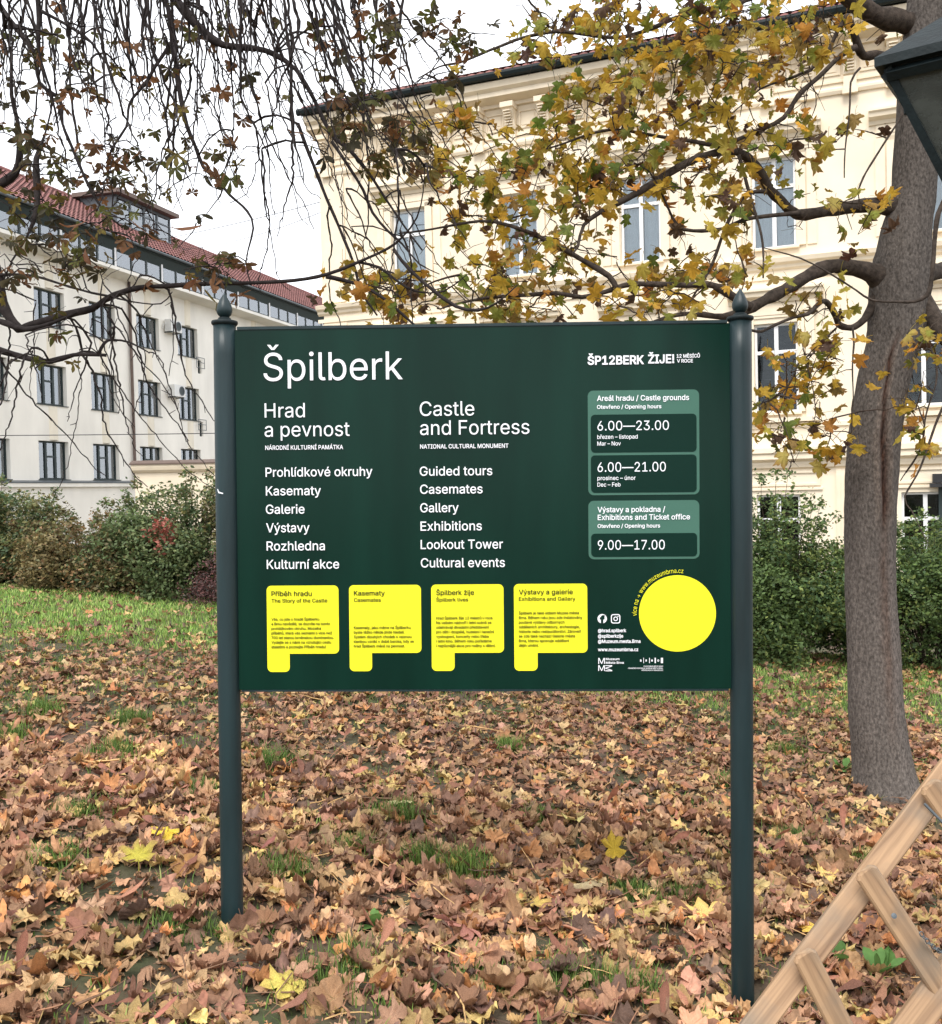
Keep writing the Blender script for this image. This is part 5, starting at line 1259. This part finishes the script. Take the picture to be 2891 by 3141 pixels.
# ------------------------------------------------------------------ shrubs
def shrub(name, label, cx_, cy_, rx, ry, h, n, cols, seed, leaf=.058, wisps=14, cat='shrub', clump=None, low=.02):
    rg = np.random.default_rng(seed); g = float(G(cx_, cy_))
    o = thing(name, label, cat, (cx_, cy_, g))
    mb = MB(); tops = []
    for k in range(26 + wisps):
        a = rg.uniform(0, 2 * math.pi); q = math.sqrt(rg.random()); e = np.array([math.cos(a) * rx * q * .9, math.sin(a) * ry * q * .9, h * (.78 - .3 * q * q + rg.uniform(-.1, .1))])
        if k >= 26: e[2] = h * rg.uniform(1.0, 1.3) * (1 - .25 * q)
        b = np.array([e[0] * .25, e[1] * .25, -.1]); u = np.linspace(0, 1, 6)[:, None]
        p = b + (e - b) * u + np.array([0, 0, .15 * h]) * np.sin(u * math.pi) + rg.normal(0, .02, (6, 3)); mb.tube(p, np.linspace(.012, .0025, 6), 3, (.9, .85, .8), cap=False); tops.append(p)
    mb.build('stems', M['bark_branch'], o)
    # lumpy volume made of sub-crowns
    nc = 46; lum = []
    for k in range(nc):
        a = rg.uniform(0, 2 * math.pi); q = rg.random() ** .5; zz = rg.uniform(.12, .9) * h * math.sqrt(max(.05, 1 - .75 * q * q))
        lum.append((math.cos(a) * rx * q, math.sin(a) * ry * q, zz, rg.uniform(.24, .40) * min(1.2, h)))
    lum = np.array(lum); k = rg.integers(0, nc, n); d = rg.normal(0, 1, (n, 3)); d /= np.linalg.norm(d, axis=1)[:, None]
    rr = lum[k, 3] * rg.uniform(.3, 1.0, n) ** .45; pos = lum[k, :3] + d * rr[:, None] * np.array([1, 1, .85])
    # wisps
    nw = int(n * .07); tp2 = np.vstack([t[3:] for t in tops[26:]]) if wisps else np.zeros((0, 3))
    if wisps: pos[:nw] = tp2[rg.integers(0, len(tp2), nw)] + rg.normal(0, .045, (nw, 3))
    pos[:, 2] = np.maximum(pos[:, 2], low + rg.uniform(0, .1, n))
    base = np.array([srgb(*c) for c in cols]); ck = (lum[k, 0] * 3 + lum[k, 2] * 2 + rg.normal(0, .8, n)).astype(int) % len(cols)
    C = base[ck] * rg.uniform(.75, 1.9, (n, 1))
    if clump is not None:
        c0, rad, ccx = clump; m_ = np.linalg.norm((pos - np.array(c0)) / np.array(rad), axis=1) < rg.uniform(.4, 1.1, n); C[m_] = np.array([srgb(*c) for c in ccx])[rg.integers(0, len(ccx), m_.sum())]
    R = rot_mats(n, rg, rg.uniform(0, 6.28, n), rg.normal(0, .7, n), rg.normal(0, .7, n)); s = leaf * rg.uniform(.6, 1.3, n)
    q = np.array([(-.5, 0, 0), (0, -.28, .05), (.5, 0, 0), (0, .28, .05)])
    V = np.einsum('nij,vj->nvi', R, q) * s[:, None, None] + pos[:, None]
    me = mesh_tris('foliage', V.reshape(-1, 3), np.arange(4 * n).reshape(-1, 4), np.repeat(np.clip(C, 0, 1), 4, axis=0), M['leaf_bush'])
    tag(link('foliage', me, o), kind='stuff'); return o
g1 = [(84, 98, 62), (96, 104, 66), (70, 88, 60), (108, 104, 64), (92, 84, 56)]; g2 = [(112, 100, 66), (122, 96, 66), (96, 92, 62), (134, 104, 76), (88, 88, 60)]; g3 = [(74, 92, 52), (88, 106, 58), (62, 82, 50), (102, 112, 60)]
shrub('shrub', 'olive green shrub at the far left edge below the office', -6.5, 13.6, 1.35, .9, 1.3, 34000, g1, 1)
shrub('shrub', 'low brownish shrub between the two taller green shrubs on the left', -5.1, 13.1, 1.15, .8, 1.02, 30000, g2, 2, wisps=8)
shrub('shrub', 'tall grey-green shrub with a scarlet patch left of the board post', -3.75, 13.2, 1.3, .85, 1.5, 48000, g1, 3, clump=((-.14, -.75, 1.02), (.2, .5, .34), [(160, 86, 74), (142, 78, 64), (172, 106, 92), (100, 98, 64)]), wisps=26)
shrub('barberry_bush', 'small purplish bush in front of the tall shrub by the left post', -2.95, 12.2, .55, .45, .62, 5000, [(92, 62, 60), (74, 56, 56), (110, 74, 66), (66, 60, 56)], 4, .035, wisps=4)
shrub('shrub', 'green shrub behind the board, left of its middle', -1.2, 13.4, 1.4, .9, 1.5, 9000, g1, 5, .06)
shrub('shrub', 'green shrub behind the board, right of its middle', 1.4, 13.0, 1.4, .9, 1.6, 9000, g3, 6, .06)
shrub('shrub', 'dense green shrub with pale upright shoots between right post and maple trunk', 3.75, 12.3, 1.05, .85, 1.85, 46000, g3, 7, wisps=30)
shrub('shrub', 'dark green shrub under the windows right of the maple trunk', 5.75, 12.4, 1.3, .9, 1.8, 42000, g3, 8, wisps=16)

# ------------------------------------------------------------------ fallen leaves
fcol = [srgb(*c) for c in [(184, 148, 118), (172, 136, 108), (196, 162, 130), (158, 122, 98), (204, 174, 138), (176, 138, 116), (140, 108, 90), (188, 154, 116), (166, 128, 108), (132, 102, 88), (200, 174, 124), (206, 184, 126), (160, 128, 108), (118, 96, 88), (192, 140, 98), (182, 146, 126)]]
fvar = []
WARM = np.array([.97, .91, .80])
for i in range(48):
    c = np.array(fcol[i % 16]) * rng.uniform(.9, 1.1) * WARM
    fvar.append(leaf_variant('maple', c, rng, True, 2.4 if i % 16 not in (10, 11) else 1.4, .06, edge=np.array(c) * .8, full=rng.uniform(.1, .6)))
for i in range(16):
    c = np.array(srgb(*[(166, 120, 102), (150, 104, 90), (176, 132, 110), (134, 96, 84)][i % 4])) * rng.uniform(.9, 1.1) * WARM
    fvar.append(leaf_variant('leaflet', c, rng, True, .35, .02, edge=np.array(c) * .85))
lo_map = []
for i in range(64):
    c = (np.array(fcol[i % 16]) if i < 48 else np.array(srgb(158, 114, 96))) * WARM
    lo_map.append(leaf_variant('maple' if i < 48 else 'leaflet', c, rng, False, 2.4 if i < 48 else .3, .06 if i < 48 else .02, full=rng.uniform(.1, .6)))
def litter_points(y0, y1, dens, rg):
    hw = lambda y: y * .56 + .8
    n = int((y1 - y0) * 2 * hw(y1) * dens * 1.0); x = rg.uniform(-hw(y1), hw(y1), n); y = rg.uniform(y0, y1, n)
    k = (np.abs(x) < hw(y) + .2) & (rg.random(n) < litter_density(x, y)); return x[k], y[k]
xa, ya = litter_points(2.7, 6.0, 400, rng); xb, yb = litter_points(6.0, 9.0, 360, rng); xc_, yc = litter_points(9.0, 13.2, 280, rng)
def litter_set(x, y, rg, size=(.045, .105)):
    n = len(x); h = G(x, y) + rg.uniform(.004, .045, n)
    R = rot_mats(n, rg, rg.uniform(0, 6.28, n), rg.normal(0, .27, n) + rg.integers(0, 2, n) * math.pi, rg.normal(0, .27, n))
    idx = np.where(rg.random(n) < .80, rg.integers(0, 48, n), rg.integers(48, 64, n))
    # drifts share a tone
    t = rg.uniform(.42, 1.0, n) ** .8 * 1.3 * (.86 + .25 * vnoise(x, y, 1.2, 9))
    return np.column_stack([x, y, h]), R, idx, rg.uniform(size[0], size[1], n) * np.where(idx >= 48, 1.15, 1), np.repeat(t[:, None], 3, 1) * (1 + rg.normal(0, .04, (n, 3)))
pA, RA, iA, sA, tA = litter_set(xa, ya, rng, (.055, .135)); pB, RB_, iB, sB, tB = litter_set(np.concatenate([xb, xc_]), np.concatenate([yb, yc]), rng)
lit0 = scatter(lo_map, iB, pB, RB_, sB, tB, 'leaf_litter', M['leaf_dry'])
litter = tag(link('leaf_litter', lit0), kind='stuff')
top = pA.copy(); rank = px_size(pA, sA) * (1 + .5 * (pA[:, 2] - G(pA[:, 0], pA[:, 1])) / .05)
mask = leaves_as_parts(fvar, iA, pA, RA, sA, litter, M['leaf_dry'], rank)
o = link('small_leaves', scatter(fvar, iA[mask], pA[mask], RA[mask], sA[mask], tA[mask], 'small_leaves', M['leaf_dry']), litter); tag(o, kind='stuff')

# fallen twigs and loose leaf stalks
mb = MB()
for k in range(420):
    y = 2.9 + 6 * rng.random() ** 1.3; x = rng.uniform(-1, 1) * (y * .5 + .2); a = rng.uniform(0, 6.28); L_ = rng.uniform(.06, .3); t = np.linspace(-.5, .5, 5)
    px_ = x + np.cos(a) * t * L_ + rng.normal(0, .006, 5); py_ = y + np.sin(a) * t * L_ + rng.normal(0, .006, 5)
    c = np.array(srgb(*[(120, 92, 72), (196, 160, 110), (150, 110, 84), (90, 72, 60)][k % 4])) 
    mb.tube(np.column_stack([px_, py_, G(px_, py_) + .035 + rng.uniform(-.01, .03) + t * rng.normal(0, .05)]), np.linspace(.0016, .0034 if k % 5 else .006, 5), 4, c, cap=False)
o = mb.build('twig_litter', M['leaf_dry'], litter); tag(o, kind='stuff')
# crumbs and torn bits between the leaves
n_ = 16000; yq = 2.7 + 7 * rng.random(n_) ** 1.4; xq = rng.uniform(-1, 1, n_) * (yq * .53 + .4)
pC, RC_, iC, sC, tC = litter_set(xq, yq, rng, (.012, .034)); pC[:, 2] = G(xq, yq) + rng.uniform(0, .012, n_)
o = link('leaf_crumbs', scatter(lo_map, iC, pC, RC_, sC, tC * .8, 'leaf_crumbs', M['leaf_dry']), litter); tag(o, kind='stuff')

def on_ground(px, py):
    r = ray(px, py); d = 2.5
    for _ in range(400):
        if EYE + r[2] * d < float(G(r[0] * d, d)): break
        d += .02
    return r[0] * d, d
special = [
 (272, 1700, .17, (196, 184, 74), 'big yellow-green maple leaf lying left of the left post', .5, 0.3, (176, 140, 90)),
 (325, 1652, .13, (214, 184, 60), 'bright yellow maple leaf just behind the big yellow-green leaf', .7, 1.2, (200, 170, 90)),
 (542, 1765, .13, (220, 186, 96), 'yellow leaf with a pale torn edge right of the left post foot', .8, 2.2, (226, 206, 170)),
 (1205, 1700, .13, (210, 176, 58), 'golden maple leaf standing on edge in the middle right litter', 1.6, .3, (206, 170, 80)),
 (1125, 1625, .14, (206, 196, 128), 'pale yellow-green maple leaf half curled among brown leaves', 1.0, 2.8, (190, 170, 110)),
 (1385, 1815, .17, (228, 200, 122), 'large pale yellow maple leaf near the right post foot', .5, .1, (216, 180, 100)),
 (1415, 1760, .12, (232, 206, 110), 'lemon yellow leaf tucked against the left side of right post', .7, 2, (220, 190, 110)),
 (1052, 1795, .13, (220, 190, 104), 'yellow leaf with brown rim in the lower middle of litter', .8, 4.1, (170, 120, 80)),
 (790, 1590, .15, (198, 188, 138), 'pale greenish maple leaf on top of a dark grass tuft', .6, 3.0, (176, 160, 120)),
 (1145, 1755, .16, (176, 158, 120), 'broad flat grey-tan leaf with dark veins in the litter', .4, 3.4, (140, 120, 92)),
 (1600, 1845, .12, (232, 196, 90), 'yellow leaf on bare litter between right post and trestle', .8, 1.0, (210, 170, 90)),
 (1310, 1990, .13, (226, 196, 118), 'cream yellow leaf at the bottom edge left of right post', .8, 1.9, (200, 160, 100)),
 (560, 1960, .15, (206, 190, 96), 'ochre leaf crumpled at the bottom left of the litter', 1.4, .8, (190, 160, 90))]
for x, y, s, c, lab, ck, yw, ed in special:
    gx, gy = on_ground(x * 1.5644, y * 1.5644)
    V, F, C = leaf_variant('maple', np.array(srgb(*c)), rng, True, ck, .025, edge=srgb(*ed))
    me = mesh_tris('fallen_leaf', V, np.asarray(F), np.clip(C, 0, 1), M['leaf_dry'])
    o = link('fallen_leaf', me); up = 1.0 if 'edge in' in lab else .22
    o.matrix_world = Matrix.Translation((gx, gy, float(G(gx, gy)) + .055 + (.04 if up > .5 else 0))) @ Matrix.Rotation(yw, 4, 'Z') @ Matrix.Rotation(up, 4, 'X') @ Matrix.Scale(s, 4)
    tag(o, lab, 'leaf', 'bright leaves lying on the litter')
gx, gy = on_ground(1422, 2885)
V, F, C = leaf_variant('palm', np.array(srgb(164, 112, 98)), rng, True, .4, .02)
o = link('fallen_leaf', mesh_tris('fallen_leaf', V, np.asarray(F), np.clip(C, 0, 1), M['leaf_dry'])); o.matrix_world = Matrix.Translation((gx, gy, float(G(gx, gy)) + .06)) @ Matrix.Rotation(2.6, 4, 'Z') @ Matrix.Rotation(.15, 4, 'X') @ Matrix.Scale(.16, 4)
tag(o, 'pinkish brown five-fingered chestnut leaf spread flat near bottom centre', 'leaf')

# ------------------------------------------------------------------ grass
def grass():
    VS = []; CS = []
    def blades(x, y, h, col, lean, w=.0035):
        n = len(x); z = G(x, y) - .01; a = rng.uniform(0, 6.28, n); dx, dy = np.cos(a), np.sin(a); l = rng.uniform(.1, 1, n) * lean * h
        b = np.column_stack([x, y, z]); s = np.column_stack([-dy, dx, 0 * dx]) * (w * rng.uniform(.7, 1.4, n))[:, None]
        m_ = b + np.column_stack([dx * l * .35, dy * l * .35, h * .62]); t = b + np.column_stack([dx * l, dy * l, h])
        VS.append(np.stack([b - s, b + s, m_ + s * .7, m_ - s * .7, t], 1)); CS.append(np.repeat((col * rng.uniform(.7, 1.3, (n, 1)))[:, None], 5, 1))
    greens = np.array([srgb(*c) for c in [(116, 146, 66), (98, 130, 60), (132, 156, 80), (86, 112, 56), (150, 158, 94)]])
    # lawn, thicker where leaves are thin
    for (y0, y1, dens, hh) in ((2.7, 6, 900, .05), (6, 9, 1300, .045), (9, 13.4, 1700, .055)):
        hw = y1 * .53 + .5; n = int((y1 - y0) * 2 * hw * dens); x = rng.uniform(-hw, hw, n); y = rng.uniform(y0, y1, n)
        g = .5 * vnoise(x, y, 1.3, 21) + .5 * vnoise(x, y, 4.5, 22); far = np.clip((y - 6.3) / 4.0, 0, 1) ** 1.3 * np.where(x < 0, np.clip((-x + .6) / 2.4, 0, 1), .55)
        pr = np.clip((g - .44) * 3.2, 0, 1) * .9 + far * 1.2
        k = (rng.random(n) < pr) & (np.abs(x) < y * .53 + .5); x, y = x[k], y[k]
        blades(x, y, hh * rng.uniform(.5, 1.4, len(x)), greens[rng.integers(0, 5, len(x))] * (1.45 if y0 > 8 else 1.0), .9, .0032 if y0 < 8 else .005)
    # denser tufts where the photo shows them (display px)
    for (tx, ty, r, h) in [(85, 1405, .11, .14), (260, 1420, .12, .13), (20, 1450, .12, .12), (225, 1485, .12, .13), (540, 1500, .12, .13), (790, 1610, .13, .14), (830, 1690, .1, .12), (915, 1715, .1, .15), (1440, 1540, .1, .1), (1000, 1470, .08, .12), (700, 1670, .1, .1), (560, 1720, .1, .12), (1250, 1760, .12, .1), (1560, 1650, .1, .1), (700, 1890, .12, .09), (150, 1600, .12, .1), (620, 1930, .14, .09), (1110, 1920, .12, .1), (1240, 1940, .12, .1), (1540, 1480, .1, .12), (110, 1690, .1, .09), (400, 1560, .1, .1), (1060, 1610, .08, .1), (1360, 1770, .1, .1), (950, 1930, .16, .07), (800, 1960, .16, .07), (480, 1830, .12, .07), (350, 1820, .14, .07), (1700, 1690, .1, .08)]:
        gx, gy = on_ground(tx * 1.5644, ty * 1.5644); n = 420
        x = gx + rng.normal(0, r * .55, n); y = gy + rng.normal(0, r * .55, n)
        blades(x, y, h * rng.uniform(.4, 1.0, n), greens[rng.integers(0, 4, n)] * .8, .8, .0026)
    V = np.vstack([v.reshape(-1, 3) for v in VS]); C = np.vstack([c.reshape(-1, 3) for c in CS]); n = len(V) // 5
    b = np.arange(n)[:, None] * 5; F = np.stack([b + [0, 1, 2], b + [0, 2, 3], b + [3, 2, 4]], 1).reshape(-1, 3)
    tag(link('grass', mesh_tris('grass', V, F, np.clip(C, 0, 1), M['grass'])), kind='stuff')
grass()
# broad-leaved weeds
def weed(px, py, size, n, lab, seed):
    rg = np.random.default_rng(seed); gx, gy = on_ground(px, py); o = thing('weed_plant', lab, 'weed', (gx, gy, float(G(gx, gy))))
    for k in range(n):
        V, F, C = leaf_variant('leaflet', np.array(srgb(92, 128, 66)) * rg.uniform(.8, 1.25), rg, True, .4, .01)
        V = V * np.array([1.7, 1, 1]); l = link('leaf', mesh_tris('leaf', V, np.asarray(F), C, M['grass']), o)
        l.rotation_euler = (rg.uniform(.3, 1.1), 0, 2 * math.pi * k / n + rg.uniform(-.3, .3)); l.scale = (size * rg.uniform(.7, 1.1),) * 3; l.location = (0, 0, .01)
weed(1891 + 1500 * .5411, 2100 + 1690 * .5411, .13, 8, 'fresh green broad-leaved weed growing under the trestle', 1)
weed(1891 + 1290 * .5411, 2100 + 500 * .5411, .11, 7, 'green weed at the left foot of the maple trunk', 2)
weed(1891 + 1250 * .5411, 2100 + 1600 * .5411, .10, 6, 'small weed beside the lower trestle slat', 3)
weed(1000 + 280 * .5411, 2100 + 1390 * .5411, .08, 7, 'small round-leaved weed in the litter below the board', 4)
